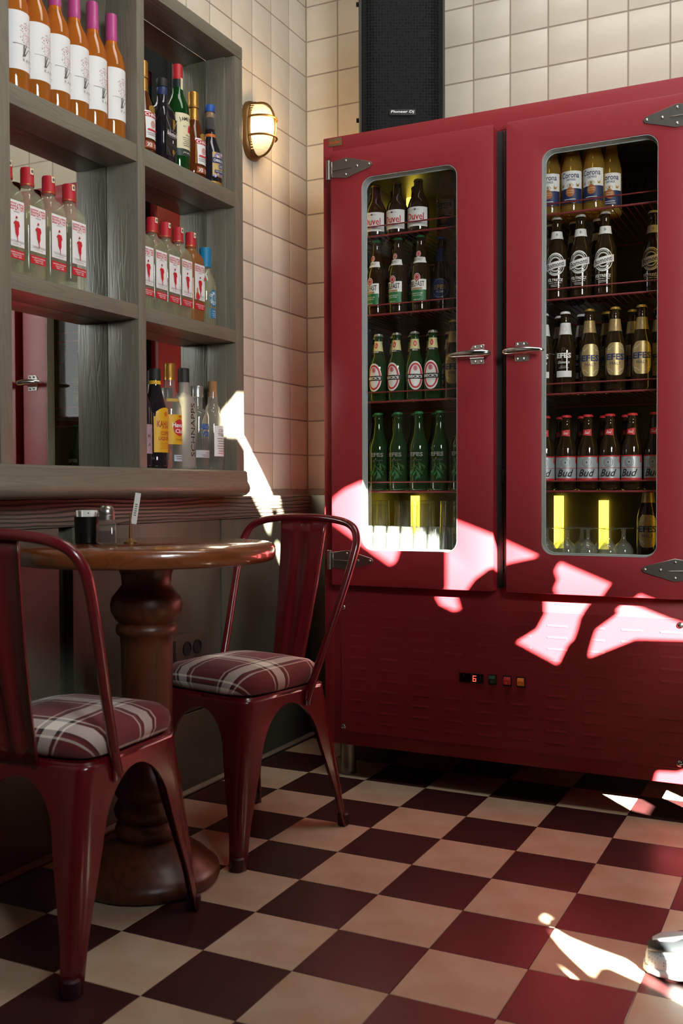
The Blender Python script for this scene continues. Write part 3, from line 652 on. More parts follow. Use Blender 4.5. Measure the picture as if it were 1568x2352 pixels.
for i, y in enumerate([-.597, -.535, -.473, -.411]):
    place('gin', 'gin_bottle', f'{ordw[i]} from left of four clear red-capped gin bottles, right middle shelf', 'bottle', (SX, y, 1.4027), R90, 'gin bottles on the middle shelf').scale = (1, 1, 1.035)
place('ginorange', 'gin_bottle', 'orange gin bottle with red cap beside the blue-capped tequila', 'bottle', (SX, -.347, 1.4027), R90, 'gin bottles on the middle shelf').scale = (1, 1, 1.035)
place('olmeca', 'tequila_bottle', 'clear tequila bottle with blue cap and round blue label', 'bottle', (SX, -.270, 1.4027), R90)
for k, n, l, y in (('dark', 'spirit_bottle', 'dark bottle with pale mauve label mostly hidden behind the shelf divider', -.594),
                   ('kahl', 'coffee_liqueur_bottle', 'dark coffee liqueur bottle with big yellow label', -.5265),
                   ('hav', 'rum_bottle', 'clear rum bottle with gold cap and yellow and red label', -.457),
                   ('schn', 'schnapps_bottle', 'frosted schnapps bottle with black cap and upright black lettering', -.387),
                   ('abs', 'vodka_bottle', 'clear vodka bottle with silver cap and blue lettering', -.318),
                   ('tiger', 'vodka_bottle', 'clear cork-stoppered bottle with white label at the sunlit end of the shelf', -.235)):
    place(k, n, l, 'bottle', (SX, y, 0.9682), R90, 'liqueur and vodka bottles on the lowest shelf')

# ------------------------------------------------------------------ fridge
FX0, FX1, FY = -0.14, 1.035, 0.0
FYB = 0.545
fr = thing('fridge', 'tall red two-door glass-fronted drinks fridge against the tiled wall', 'fridge', (0, 0, 0))
bx('side_panel', FX0, FX0 + .035, FY, FYB, .105, 2.01, M_fridge, fr, .003); bx('side_panel', FX1 - .035, FX1, FY, FYB, .105, 2.01, M_fridge, fr, .003)
bx('top_panel', FX0 + .035, FX1 - .035, FY, FYB, 1.945, 2.01, M_fridge, fr, .003); bx('back_panel', FX0 + .035, FX1 - .035, FYB - .03, FYB, .105, 1.945, M_liner, fr, .001)
bx('mullion', .424, .471, FY, .05, .70, 1.945, M_fridge, fr, .002); bx('cabinet_floor', FX0 + .035, FX1 - .035, .004, FYB - .03, .665, .698, M_liner, fr, .001)
bx('lower_front', FX0 + .035, FX1 - .035, FY, .02, .105, .664, M_fridge, fr, .002)
bx('liner_wall', FX0 + .036, FX0 + .04, .02, FYB - .031, .70, 1.944, M_liner, fr, .001); bx('liner_wall', FX1 - .04, FX1 - .036, .02, FYB - .031, .70, 1.944, M_liner, fr, .001)
bx('liner_ceiling', FX0 + .041, FX1 - .041, .02, FYB - .031, 1.938, 1.9445, M_liner, fr, .001)
bx('lock', .4405, .4545, -.008, 0, .925, .965, M_darksteel, fr, .002)
for x in (-.085, .98):
    for y in (.055, .49):
        MB().lathe([(0, .028), (.006, .028), (.008, .0255), (.105, .0255)], 28).build('leg', M_steel, fr, (x, y, 0))
# service panel with louvres
pan = bx('service_panel', -.081, .976, -.003, .0, .147, .556, M_fridge, fr, .001, 1)
pc = Vector((.4475, -.0015, .3515))
lv = MB().add([(-.030, 0, -.003), (.030, 0, -.003), (.030, 0, .004), (-.030, 0, .004), (-.027, -.0011, -.0025), (.027, -.0011, -.0025)],
              [(0, 4, 3), (4, 5, 2, 3), (5, 1, 2), (0, 1, 5, 4)]).mesh('louvre', M_fridge, smooth=False)
for i in range(10):
    for k in range(11):
        z = .517 - k * .0335; x = -.022 + i * .1043
        if .28 < x < .54 and .315 < z < .385: continue
        obj('louvre', lv, pan, Vector((x, -.003, z)) - pc)
sc_ = MB().lathe([(0, .0085), (.003, .0085), (.0055, .006), (.0065, .0)], 16); scm = sc_.mesh('screw', M_chrome)
for x in (-.073, .9405):
    for z in (.162, .539):
        o = obj('screw', scm, pan, Vector((x, -.003, z)) - pc); o.rotation_euler = (PI / 2, 0, 0)
dsp = bx('display', .312, .386, -.007, -.003, .334, .362, mat('display_black', '050506', .15), fr, .001)
ledm = mat('led_red', 'FF2A1C', .5, em=3.0, emc=(1.0, .06, .03))
sg = Art(None, .0021); X, Z, wd, hh, t = .0105, 0.0, .0085, .0155, .0019
for (a, c, e, g) in ((-1, 1, 1, 1), (-1, 1, 0, 0), (-1, 1, -1, -1), (-1, -1, 0, 1), (-1, -1, -1, 0), (1, 1, -1, 0)):
    x0, x1, z0, z1 = X + a * wd / 2 - t / 2, X + c * wd / 2 + t / 2, Z + e * hh / 2 - t / 2, Z + g * hh / 2 + t / 2
    sg.rect(x0, x1, z0, z1, ledm, 1)
sg.oval(-.022, .009, .0008, .0008, M_white, 6).put(dsp, 'lit_digit')
for x, c, nm, e in ((.414, '1E4A38', 'rocker_switch', 0), (.459, '8A1C1C', 'rocker_switch', .25), (.4995, 'B06018', 'rocker_switch', .15)):
    sw = bx(nm, x - .013, x + .013, -.006, -.003, .333, .364, M_gap, fr, .001)
    m = mat('switch_' + c, c, .35, em=e, emc=lin(c)[:3]); k = MB().prism([(-.007, -.010), (-.011, .004), (-.006, .012), (.001, .012), (.001, -.010)], 0, -.0095, .0095).build('rocker', m, sw, bevel=.0008)
    Art(None, .0098).text('0', 0, -.004, .003, .004, M_white).put(k, 'print')
st = bx('maker_badge', -.121, -.075, -.0015, 0, 1.981, 2.005, mat('badge_khaki', '6E5A38', .5), fr, .0005)
Art(None, .0009).text('inotec', 0, 0, .036, .011, mat('badge_orange', 'C2501E', .5), bold=.03).put(st, 'lettering')

def rrect(x0, x1, z0, z1, r, n=8):
    P = []
    for cx, cz, a0 in ((x1 - r, z1 - r, 0), (x0 + r, z1 - r, PI / 2), (x0 + r, z0 + r, PI), (x1 - r, z0 + r, 1.5 * PI)):
        for i in range(n + 1):
            a = a0 + PI / 2 * i / n; P.append((cx + r * math.cos(a), cz + r * math.sin(a)))
    return P
def frame_mesh(outer, inner, y0, y1):
    # slab between two loops with matching point counts
    n = len(outer); b = MB(); v = []
    for y in (y0, y1):
        v += [(p[0], y, p[1]) for p in outer] + [(p[0], y, p[1]) for p in inner]
    f = []
    for i in range(n):
        j = (i + 1) % n
        f += [(i, j, n + j, n + i), (2 * n + i, 3 * n + i, 3 * n + j, 2 * n + j), (i, 2 * n + i, 2 * n + j, j), (n + i, n + j, 3 * n + j, 3 * n + i)]
    return b.add(v, f)
def door(x0, x1, g0, g1, hinge_left, name):
    z0, z1 = .612, 1.950; cx, cz = (x0 + x1) / 2, (z0 + z1) / 2
    d = frame_mesh([(x - cx, z - cz) for x, z in rrect(x0, x1, z0, z1, .006)], [(x - cx, z - cz) for x, z in rrect(g0, g1, .722, 1.856, .034)], -.045, -.004).build('door', M_fridge, fr, (cx, 0, cz), bevel=.003, seg=2)
    L = lambda P: [(x - cx, z - cz) for x, z in P]
    frame_mesh(L(rrect(g0 + .0004, g1 - .0004, .7224, 1.8556, .0336)), L(rrect(g0 + .0014, g1 - .0014, .7234, 1.8546, .0326)), -.0440, -.006).build('window_trim', mat('trim_aluminium', 'C4C8C4', .38, .35), d, angle=30)
    P = L(rrect(g0 + .001, g1 - .001, .723, 1.855, .033)); MB().add([(p[0], -.011, p[1]) for p in P], [tuple(range(len(P)))]).build('window_pane', M_pane, d, smooth=False, fix=False)
    MB().tube([(p[0], -.014, p[1]) for p in L(rrect(g0 + .0034, g1 - .0034, .7254, 1.8526, .031))], .0019, 6, True).build('gasket', mat('gasket_grey', 'A8AEAA', .4, .2), d)
    bx('door_seal', x0 - cx + .008, x1 - cx - .008, -.0045, -.0005, z0 - cz + .008, z0 - cz + .03, M_gap, d, .001)
    bx('door_seal', x0 - cx + .008, x1 - cx - .008, -.0045, -.0005, z1 - cz - .03, z1 - cz - .008, M_gap, d, .001)
    for q0 in (x0 - .017, x1 - .023): bx('door_seal', q0 - cx, q0 + .04 - cx, -.0045, -.0002, z0 - cz + .008, z1 - cz - .008, M_gap, d, .001)
    s = 1 if hinge_left else -1; hx = x0 - .006 if hinge_left else x1 + .006
    for hz in (1.892, .690):
        h = MB(); h.prism([(q[0] * s, q[1]) for q in [(.012, -.024), (.012, .024), (.062, .031), (.143, .008), (.148, 0), (.143, -.008), (.062, -.031)]], 1, -.0495, -.045)
        h.tube([(0, -.047, -.030), (0, -.047, .030)], .0075, 12); h.prism([(q[0] * s, q[1]) for q in [(.0, -.024), (.0, .024), (.014, .024), (.014, -.024)]], 1, -.052, -.045)
        h.prism([(q[0] * s, q[1]) for q in [(.014, .002), (.080, -.002), (.014, -.006)]], 1, -.053, -.049)
        for qx, qz in ((.06, .021), (.06, -.021), (.098, 0), (.138, 0)):
            h.lathe([(0, .0045), (.002, .0045), (.003, 0)], 10)
            for i in range(len(h.v) - 30, len(h.v)):
                x, y, z = h.v[i]; h.v[i] = (qx * s + x, -.0495 - z, qz + y)
        h.build('hinge', M_steel, d, (hx - cx, 0, hz - cz), bevel=.0008, seg=1)
    # handle: screwed plate, hub and tapering lever
    px = x1 - .046 if hinge_left else x0 + .046; s = -1 if hinge_left else 1
    p = MB().prism([(q[0] * s, q[1]) for q in [(-.020, -.028), (-.020, .028), (.014, .028), (.022, .018), (.026, 0), (.020, -.028)]], 1, -.048, -.045)
    for qx in (-.011, .007):
        for qz in (.021, -.021):
            p.lathe([(0, .0042), (.003, .0042), (.0042, 0)], 10)
            for i in range(len(p.v) - 30, len(p.v)):
                x, y, z = p.v[i]; p.v[i] = (qx * s + x, -.048 - z, qz + y)
    p.build('handle_plate', M_chrome, d, (px - cx, 0, 1.297 - cz), bevel=.0008, seg=1)
    h = MB(); pts = [(-.046, .006), (-.040, .010), (-.025, .0125), (0, .012), (.025, .0105), (.045, .009), (.062, .007), (.072, .004), (.075, .001)]
    h.tube([(q * s, -.066 - .012 * math.sin((q + .05) * 12), -.002 - (q * q) * .8) for q, r in pts], [r for q, r in pts], 16); h.lathe([(0, .010), (.02, .009)], 16)
    for i in range(len(h.v) - 32, len(h.v)):
        x, y, z = h.v[i]; h.v[i] = (x - .028 * s, -.045 - z, y)
    h.build('handle_lever', M_chrome, d, (px - cx, 0, 1.299 - cz), angle=50).scale = (1.0, 1.1, .95)
    return d
door(-.092, .4285, .0125, .3185, True, 'left'); door(.4665, .987, .5695, .884, False, 'right')

# wire shelves
for x0, x1 in ((-.099, .4225), (.4725, .994)):
    for z in (1.699, 1.455, 1.184, .9045):
        s = MB().tube([(x0, .035, z - .004), (x1, .035, z - .004)], .003, 8).build('wire_shelf', M_rail, fr)
        MB().tube([(x0, .032, z + .026), (x1, .032, z + .026)], .0022, 8).build('guard_rail', M_rail, s)
        MB().tube([(x0, .50, z - .004), (x1, .50, z - .004)], .003, 6).build('rear_rail', M_rail, s)
        b = MB(); n = 26
        for i in range(n):
            x = x0 + .008 + (x1 - x0 - .016) * i / (n - 1); b.tube([(x, .035, z - .0015), (x, .50, z - .0015)], .0013, 4)
        b.build('shelf_wire', M_rail, s)['kind'] = 'stuff'
for x, y, z0, z1 in ((-.03, .495, .71, .885), (-.045, .495, 1.82, 1.94), (.485, .495, .71, .885), (.632, .50, .71, .87), (-.088, .03, .72, 1.93), (.979, .03, .72, 1.93)):
    MB().lathe([(z0, .016 if y > .4 else .009), (z1, .016 if y > .4 else .009)], 12).build('light_tube', M_yglow, fr, (x, y, 0))
# fan behind its round guard
fan = MB().lathe([(0, .06), (.02, .064), (.022, .06), (.01, .05), (.006, .02)], 32, cap1=True).build('fan_housing', M_gap, fr, (.700, .512, 1.885)); fan.rotation_euler = (PI / 2, 0, 0)
fg = MB()
for i in range(9): fg.tube([((.008 + .0062 * i) * math.cos(2 * PI * k / 32), (.008 + .0062 * i) * math.sin(2 * PI * k / 32), .026) for k in range(32)], .0009, 5, True)
for a in (PI / 4, 3 * PI / 4): fg.tube([(.06 * math.cos(a), .06 * math.sin(a), .0265), (-.06 * math.cos(a), -.06 * math.sin(a), .0265)], .001, 5)
fg.build('fan_guard', M_steel, fan)

# ------------------------------------------------------------------ beer bottles
def b_duvel(p):
    glass(p, [(0, .029), (.003, .0325), (.008, .0335), (.075, .0335), (.09, .032), (.105, .026), (.118, .019), (.13, .0155), (.15, .0138), (.16, .0138)], M_brown)
    cap_crown(p, .165, M_gold); l = wrap_label(p, .0335, .016, .075, 1.25, M_paper)
    a = Art(.0337); a.text('Duvel', 0, .046, .056, .022, M_pred, bold=.02); a.oval(0, .067, .004, .003, M_grey, 8); a.rect(-.014, -.006, .066, .0668, M_grey, 2); a.rect(.006, .014, .066, .0668, M_grey, 2); a.text('BELGIAN GOLDEN ALE', 0, .028, .04, .003, M_ppink); a.put(l)
proto('duvel', b_duvel)
def b_belf(p):
    pf = beer(.030, .232, .0135, .56, 1.3); R_ = along(pf); glass(p, pf, M_brown); cap_crown(p, .236, M_green)
    l = wrap_label(p, .030, .066, .098, 1.0, M_paper); a = Art(.0302); a.oval(0, .104, .0105, .0125, M_paper); a.oval(0, .104, .009, .011, M_red); a.ring(0, .104, .0062, .0075, .0012, M_paper); a.text('BELFAST', 0, .084, .046, .0165, M_black, bold=.01); a.rect(-.016, .016, .067, .0725, mat('print_tan', 'A08058', .5), 6); a.put(l)
    l2 = wrap_label(p, .0300, .030, .066, .95, M_green, 'lower_label'); a = Art(.0302); a.text('PREMIUM BLACK BEER', 0, .055, .036, .003, M_paper); a.text('DOUBLE BREWED', 0, .049, .030, .003, M_paper); a.text('IRISH ALE', 0, .036, .02, .003, M_paper); a.put(l2)
    n = wrap_label(p, R_, .150, .168, 1.25, M_paper, 'neck_label'); a = Art(R_); a.text('BELFAST', 0, .161, .030, .009, M_black, bold=.01); a.put(n)
    o = Art(R_); o.oval(0, .178, .0075, .0095, M_paper); o.oval(0, .178, .0063, .008, M_red); o.ring(0, .178, .004, .005, .001, M_paper); o.put(p, 'round_seal')
proto('belf', b_belf)
def b_efesblue(p):
    pf = beer(.030, .232, .0135, .56, 1.3); R_ = along(pf); glass(p, pf, M_brown); cap_crown(p, .236, M_blue)
    wrap_label(p, R_, .16, .20, 1.4, M_navy, 'neck_label'); l = wrap_label(p, .030, .045, .105, 1.0, M_navy)
    a = Art(.0302); a.text('EFES', 0, .078, .04, .014, M_gold, bold=.02); a.text('PILSEN', 0, .064, .024, .006, M_silver); a.ring(0, .075, .026, .029, .0012, M_silver); a.put(l)
proto('efesblue', b_efesblue)
def b_beck(p):
    pf = beer(.029, .208, .013, .56, 1.1); R_ = along(pf); glass(p, pf, M_greenb); cap_crown(p, .212, M_silver)
    l = Art(.0292); l.oval(0, .075, .0255, .044, M_paper); l.ring(0, .075, .0225, .039, .0055, M_pred); l.oval(0, .098, .007, .009, M_ppink); l.text('B', 0, .098, .006, .011, M_pred)
    l.rect(-.029, .029, .065, .080, M_black, 10); l.text("BECK'S", 0, .0725, .045, .009, M_paper, bold=.04); l.put(p, 'label')
    n = wrap_label(p, R_, .158, .190, 1.6, mat('label_straw', 'D0C890', .45), 'neck_label'); a = Art(R_); a.oval(0, .176, .005, .009, M_pred); a.text('B', 0, .176, .003, .008, M_paper); a.rect(-.019, .019, .1525, .159, M_black, 8); a.text("BECK'S", 0, .1557, .016, .004, M_paper, bold=.03); a.put(n)
proto('beck', b_beck)
def b_efesgreen(p):
    glass(p, beer(.0305, .24, .0135, .58, 1.2), M_greenb); cap_crown(p, .244, M_green)
    a = Art(.0307); rnd = random.Random(4)
    lf = mat('print_leaf', '2E5A24', .5)
    for i in range(16):
        an = -PI / 2 + rnd.uniform(-1.1, 1.1); x, z = rnd.uniform(-.008, .012), rnd.uniform(.055, .095); c, q = math.cos(an), math.sin(an); a.k = 2 + i % 3
        a.poly([(x, z), (x + .018 * c - .003 * q, z + .018 * q + .003 * c), (x + .028 * c, z + .028 * q), (x + .018 * c + .003 * q, z + .018 * q - .003 * c)], lf if i % 3 else M_green)
    for i in range(14): a.k = 5; a.oval(rnd.uniform(-.015, .024), rnd.uniform(.05, .14), .0016, .0016, (M_grey, mat('print_olive', '6E7024', .5))[i % 2], 6)
    a.k = 7; a.text('EFES', 0, .112, .04, .0125, mat('print_silver_grey', '8C8C84', .5), bold=.03); a.text('green', .002, .093, .03, .008, M_grey, shear=.3, bold=0); a.put(p, 'printed_label')
proto('efesgreen', b_efesgreen)
def b_corona(p):
    glass(p, beer(.0305, .242, .0135, .55, 1.6), M_corona); cap_crown(p, .246, M_navy)
    l = wrap_label(p, .0305, .068, .118, 1.2, M_paper); a = Art(.0307); a.text('Corona', 0, .106, .052, .0165, M_navy, bold=.015); a.text('cerveza', .002, .0925, .026, .006, mat('print_slate', '6A7488', .5), bold=.02); a.ring(0, .0765, .009, .005, .0012, M_gold); a.oval(0, .0765, .003, .003, M_gold, 6)
    for sx in (-1, 1): a.poly([(sx * .018, .073), (sx * .024, .073), (sx * .026, .083), (sx * .021, .077), (sx * .017, .083)], M_gold)
    a.put(l)
    l2 = wrap_label(p, .0305, .026, .068, 1.2, M_navy, 'lower_label'); a = Art(.0307); a.oval(0, .058, .0125, .0135, mat('print_copper', 'A8602A', .5)); a.text('LA CERVEZA', 0, .062, .018, .003, M_cream); a.text('MAS FINA', 0, .056, .016, .003, M_cream); a.lines(0, .036, .034, 2, .006, .0016, M_paper); a.put(l2)
proto('corona', b_corona)
def b_bomonti(p):
    pf = beer(.0315, .235, .0135, .58, 1.3); R_ = along(pf); glass(p, pf, M_brown); cap_crown(p, .239, M_paper)
    a = Art(.0317); a.ring(0, .10, .0275, .033, .002, M_paper); a.ring(0, .10, .0215, .027, .0015, M_paper); a.ring(0, .10, .0185, .022, .0045, mat('print_ash', 'B8B8B0', .6))
    for i in range(9):
        for sgn in (1, -1):
            an = sgn * PI / 2 + (i - 4) * .17; a.k = 5; a.oval(.0243 * math.cos(an), .10 + .0297 * math.sin(an), .0019, .0019, M_paper, 6)
    a.k = 6
    n = 12; xs = [-.031 + .062 * i / n for i in range(n + 1)]; a.cols(xs, [.088 + .22 * x for x in xs], [.108 + .22 * x for x in xs], M_paper)
    a.text('Bomonti', 0, .0985, .054, .0135, M_black, shear=.25, bold=.015, rot=.22); a.text('F\u0130LTRES\u0130Z', 0, .056, .042, .0105, M_paper, bold=.02); a.text('DOGAL MALT BIRA', 0, .0465, .036, .0028, M_paper); a.lines(0, .04, .026, 2, .004, .001, M_paper); a.put(p, 'printed_label')
    n = wrap_label(p, R_, .176, .198, 1.5, M_paper, 'neck_label'); Art(R_).text('B', .003, .188, .005, .007, M_grey).put(n)
proto('bomonti', b_bomonti)
def b_efesw(p):
    pf = beer(.0305, .232, .0135, .56, 1.4); R_ = along(pf); glass(p, pf, M_brown); cap_crown(p, .236, M_paper)
    n = wrap_label(p, R_, .170, .204, 2.2, M_paper, 'neck_label'); Art(R_).ring(0, .187, .006, .0085, .0006, M_grey).put(n)
    a = Art(.0307); a.text('EFES', 0, .108, .042, .015, M_paper, bold=.04); a.text('Glutensiz', 0, .089, .036, .008, M_paper, shear=.3, bold=.02); a.ring(0, .126, .004, .0045, .001, M_grey); a.rect(-.010, .010, .0765, .0775, M_paper, 4); a.rect(-.014, .014, .072, .0728, M_paper, 4); a.put(p, 'printed_label')
    wrap_label(p, .0305, .046, .064, .75, M_paper, 'strip_label')
proto('efesw', b_efesw)
def b_efesg(p):
    pf = beer(.0305, .234, .0135, .56, 1.4); R_ = along(pf); glass(p, pf, M_brown); cap_crown(p, .238, M_gold)
    gl = mat('label_gold', 'B09868', .38, .5)
    n = wrap_label(p, R_, .170, .205, 1.6, gl, 'neck_label'); Art(R_).ring(0, .189, .006, .009, .0007, M_grey).put(n)
    a = Art(.0307); n = 14; xs = [-.027 + .054 * i / n for i in range(n + 1)]
    hz = [.046 * min(1, (1 - (abs(x) / .029) ** 4)) ** .5 for x in xs]; a.cols(xs, [.09 - h for h in hz], [.09 + h for h in hz], gl)
    for sgn in (1, -1):
        a.k = 3; a.cols([-.022, -.014, -.009, .009, .014, .022], [.09 + sgn * (.026 + d) for d in (0, .003, .009, .009, .003, 0)], [.09 + sgn * (.0272 + d) for d in (0, .003, .009, .009, .003, 0)], M_paper)
    a.k = 5; a.text('EFES', 0, .096, .050, .018, M_navy, bold=.03); a.text('MALT', 0, .077, .030, .008, M_navy, bold=0); a.put(p, 'label')
proto('efesg', b_efesg)
def b_bud(p):
    pf = beer(.0305, .212, .0135, .56, 1.3); R_ = along(pf); glass(p, pf, M_brown); cap_crown(p, .216, M_pred)
    l = wrap_label(p, .0305, .026, .098, 1.25, mat('label_silver', 'B4BCBE', .35, .3)); a = Art(.0307); a.rect(-.037, .037, .026, .034, M_pred); a.rect(-.037, .037, .0945, .098, M_pred); a.poly([(.018, .098), (.036, .098), (.036, .075), (.026, .085)], M_pred)
    a.ring(0, .079, .0125, .0135, .001, M_grey); a.ring(0, .079, .0085, .0095, .0008, M_grey); a.oval(0, .079, .0025, .0025, M_grey, 6); a.rect(-.037, .037, .0625, .0637, M_pred); a.text('Bud', 0, .049, .045, .021, M_black, shear=.4, bold=.012); a.put(l)
    n = Art(R_); n.cols([-.0125 + .025 * q / 10 for q in range(11)], [.1575 - .0025 * q / 10 for q in range(11)], [.172 + .003 * q / 10 for q in range(11)], M_pred); n.text('Bud', 0, .165, .014, .008, M_paper, shear=.3, bold=.02); n.put(p, 'neck_label')
proto('bud', b_bud)
def row(kind, desc, where, z, xs, y, rowname, name, grp, rot=None):
    n = len(xs)
    for i, x in enumerate(xs):
        which = f'{ordw[i]} from left' if n > 1 else 'single'
        place(kind, name, f'{which} {desc}, {rowname} row, {where}', 'bottle', (x, y if not isinstance(y, (list, tuple)) else y[i], z), rot[i] if rot else random.uniform(-.08, .08), grp)
LD, RD = 'left fridge door', 'right fridge door'
def where(k, d): return f'{ordw[k]} shelf, {d}'
Z1, Z2, Z3, Z4 = 1.699, 1.455, 1.184, .9045
G = 'beer bottles in the fridge'
row('duvel', 'white-label red-script bottle', where(0, LD), Z1, [-.065, .005, .077, .149], .08, 'front', 'beer_bottle', G, [0, .02, -.1, .05])
row('duvel', 'white-label red-script bottle', where(0, LD), Z1, [-.03, .042, .113], .148, 'back', 'beer_bottle', G)
row('corona', 'pale lager bottle with white label', where(0, LD), Z1, [.2, .265], [.19, .2], 'back', 'beer_bottle', G)
row('belf', 'green-and-white-label bottle', where(1, LD), Z2, [.007, .080, .156], .08, 'front', 'beer_bottle', G, [-.35, -.2, -.02])
row('belf', 'green-and-white-label bottle', where(1, LD), Z2, [-.066, .043, .117], .146, 'back', 'beer_bottle', G, [-.2, .2, .3])
row('efesblue', 'dark blue-label bottle', where(1, LD), Z2, [.207, .271], [.13, .15], 'front', 'beer_bottle', G, [0.15, 0])
row('beck', 'green red-oval-label bottle', where(2, LD), Z3, [-.048, .013, .075, .136, .196], .08, 'front', 'beer_bottle', G, [0, -.12, -.15, .45, .12])
row('beck', 'green red-oval-label bottle', where(2, LD), Z3, [-.018, .044, .106, .168, .23], .138, 'back', 'beer_bottle', G)
row('efesg', 'gold-label bottle', where(2, LD), Z3, [.264], .08, 'front', 'beer_bottle', G, [.3])
row('efesgreen', 'slim green leaf-print bottle', where(3, LD), Z4, [-.055, .012, .079, .149, .219, .287], .08, 'front', 'beer_bottle', G, [0, .25, .1, .12, .05, 0])
row('efesgreen', 'slim green leaf-print bottle', where(3, LD), Z4, [-.022, .046, .114, .184], .14, 'back', 'beer_bottle', G)
row('corona', 'pale lager bottle with white label', where(0, RD), Z1, [.562, .625, .688], .08, 'front', 'beer_bottle', G, [0, .05, -.05])
row('corona', 'pale lager bottle with white label', where(0, RD), Z1, [.595, .658, .722], .15, 'back', 'beer_bottle', G)
row('bomonti', 'brown white-badge-print bottle', where(1, RD), Z2, [.581, .650, .720], .08, 'front', 'beer_bottle', G, [.1, .05, .0])
row('bomonti', 'brown white-badge-print bottle', where(1, RD), Z2, [.545, .615, .685, .845], [.15, .15, .15, .13], 'back', 'beer_bottle', G)
row('efesw', 'white-label white-cap bottle', where(2, RD), Z3, [.542, .606], .08, 'front', 'beer_bottle', G, [.05, .1])
row('efesg', 'gold-label gold-cap bottle', where(2, RD), Z3, [.676, .748, .822], .08, 'front', 'beer_bottle', G, [.3, .25, .2])
row('efesw', 'white-label white-cap bottle', where(2, RD), Z3, [.574, .639], .146, 'back', 'beer_bottle', G)
row('efesg', 'gold-label gold-cap bottle', where(2, RD), Z3, [.712, .785, .858], .146, 'back', 'beer_bottle', G)
row('bud', 'silver-label red-cap bottle', where(3, RD), Z4, [.547, .6095, .672, .7345, .797, .8595], .08, 'front', 'beer_bottle', G, [.1, .15, .1, .05, -.1, -.05])
row('bud', 'silver-label red-cap bottle', where(3, RD), Z4, [.58, .643, .707, .77], .142, 'back', 'beer_bottle', G)
place('efesg', 'beer_bottle', 'single gold-label bottle standing among upturned goblets behind the right fridge door', 'bottle', (.838, .10, .6985), .1, G)
# glasses on the fridge floor
def tumbler(p):
    MB().lathe([(0, .0215), (.092, .019), (.094, .018), (.092, .0165), (.088, .0), ], 20, cap0=False, cap1=False).build('glass_wall', M_tumbler, p, angle=50)
    MB().lathe([(.0005, .020), (.080, .0172), (.082, .0)], 20, cap0=False, cap1=False).build('glass_inside', M_tumbler, p, angle=50)
    b = MB()
    for i in range(12):
        a = 2 * PI * i / 12; b.tube([(.0214 * math.cos(a), .0214 * math.sin(a), .004), (.0194 * math.cos(a), .0194 * math.sin(a), .072)], .0018, 5)
    b.build('glass_rib', M_tumbler, p)['kind'] = 'stuff'
proto('tumbler', tumbler)
for r, (y, xs) in enumerate(((.05, [-.06 + .0455 * q for q in range(9)]), (.098, [-.038 + .0455 * q for q in range(9)]))):
    for i, x in enumerate(xs):
        place('tumbler', 'drinking_glass', f'{ordw[i]} from left ribbed upturned tumbler, {("front", "back")[r]} row, fridge floor behind the left door', 'glass', (x, y, .6985), 0, 'tumblers on the fridge floor')
def tallglass(p):
    MB().lathe([(0, .034), (.172, .029), (.174, .0)], 22, cap0=False, cap1=False).build('glass_wall', M_tumbler, p, angle=50)
    MB().lathe([(.001, .0325), (.160, .0275), (.162, .0)], 22, cap0=False, cap1=False).build('glass_inside', M_tumbler, p, angle=50)
proto('tallglass', tallglass)
for i, (x, y) in enumerate(((-.04, .21), (.04, .22), (.12, .21), (.2, .22), (.28, .21))):
    place('tallglass', 'beer_glass', f'{ordw[i]} from left tall upturned beer glass at the back of the fridge floor', 'glass', (x, y, .6985), 0, 'tall glasses on the fridge floor')
def goblet(p):
    MB().lathe([(0, .024), (.02, .029), (.036, .028), (.05, .019), (.058, .009), (.066, .006), (.084, .005), (.092, .007), (.095, .027), (.0975, .028), (.098, .0)], 24, cap0=False, cap1=False).build('glass', M_goblet, p, angle=40)
    MB().lathe([(.0005, .0225), (.02, .0275), (.036, .026), (.048, .017), (.054, .0)], 24, cap0=False, cap1=False).build('bowl_inside', M_goblet, p, angle=40)
proto('goblet', goblet)
for r, (y, xs) in enumerate(((.065, [.556, .616, .676, .736]), (.128, [.585, .645, .705, .765, .89]))):
    for i, x in enumerate(xs):
        place('goblet', 'goblet', f'{ordw[i]} from left upturned stemmed goblet, {("front", "back")[r]} row, behind the right fridge door', 'glass', (x, y, .6985), 0, 'goblets on the fridge floor')

# ------------------------------------------------------------------ speaker on the fridge
spk = thing('loudspeaker', 'black loudspeaker with mesh grille standing on the red fridge', 'speaker', (.035, .225, 2.0102), math.radians(26))
M_cab = add_noise(mat('speaker_cabinet', '34322E', .6), 40, .2, .3, 400)
MB().prism([(-.14, 0), (.14, 0), (.14, .10), (.085, .25), (-.085, .25), (-.14, .10)], 2, 0, .66).build('cabinet', M_cab, spk, bevel=.006)
n = 12; xs = [-.132 + .264 * i / n for i in range(n + 1)]
prf = [(x, -.001 - .012 * (1 - (abs(x) / .132) ** 8)) for x in xs]
MB().prism(prf + [(.132, .001), (-.132, .001)], 2, .012, .648).build('grille', M_grille, spk, bevel=0, angle=30)
bd = MB().box(-.043, .043, -.018, -.010, .112, .132).build('badge', M_black, spk, bevel=.002)
Art(None, .0182).text('Pioneer Dj', 0, .1225, .076, .011, M_white, shear=.15, bold=.02).put(bd, 'lettering')
for z in (.12, .5): MB().lathe([(0, .008), (.01, .007)], 14).build('rigging_bolt', M_gap, spk, (-.139, .05, z)).rotation_euler = (0, -PI / 2, 0)

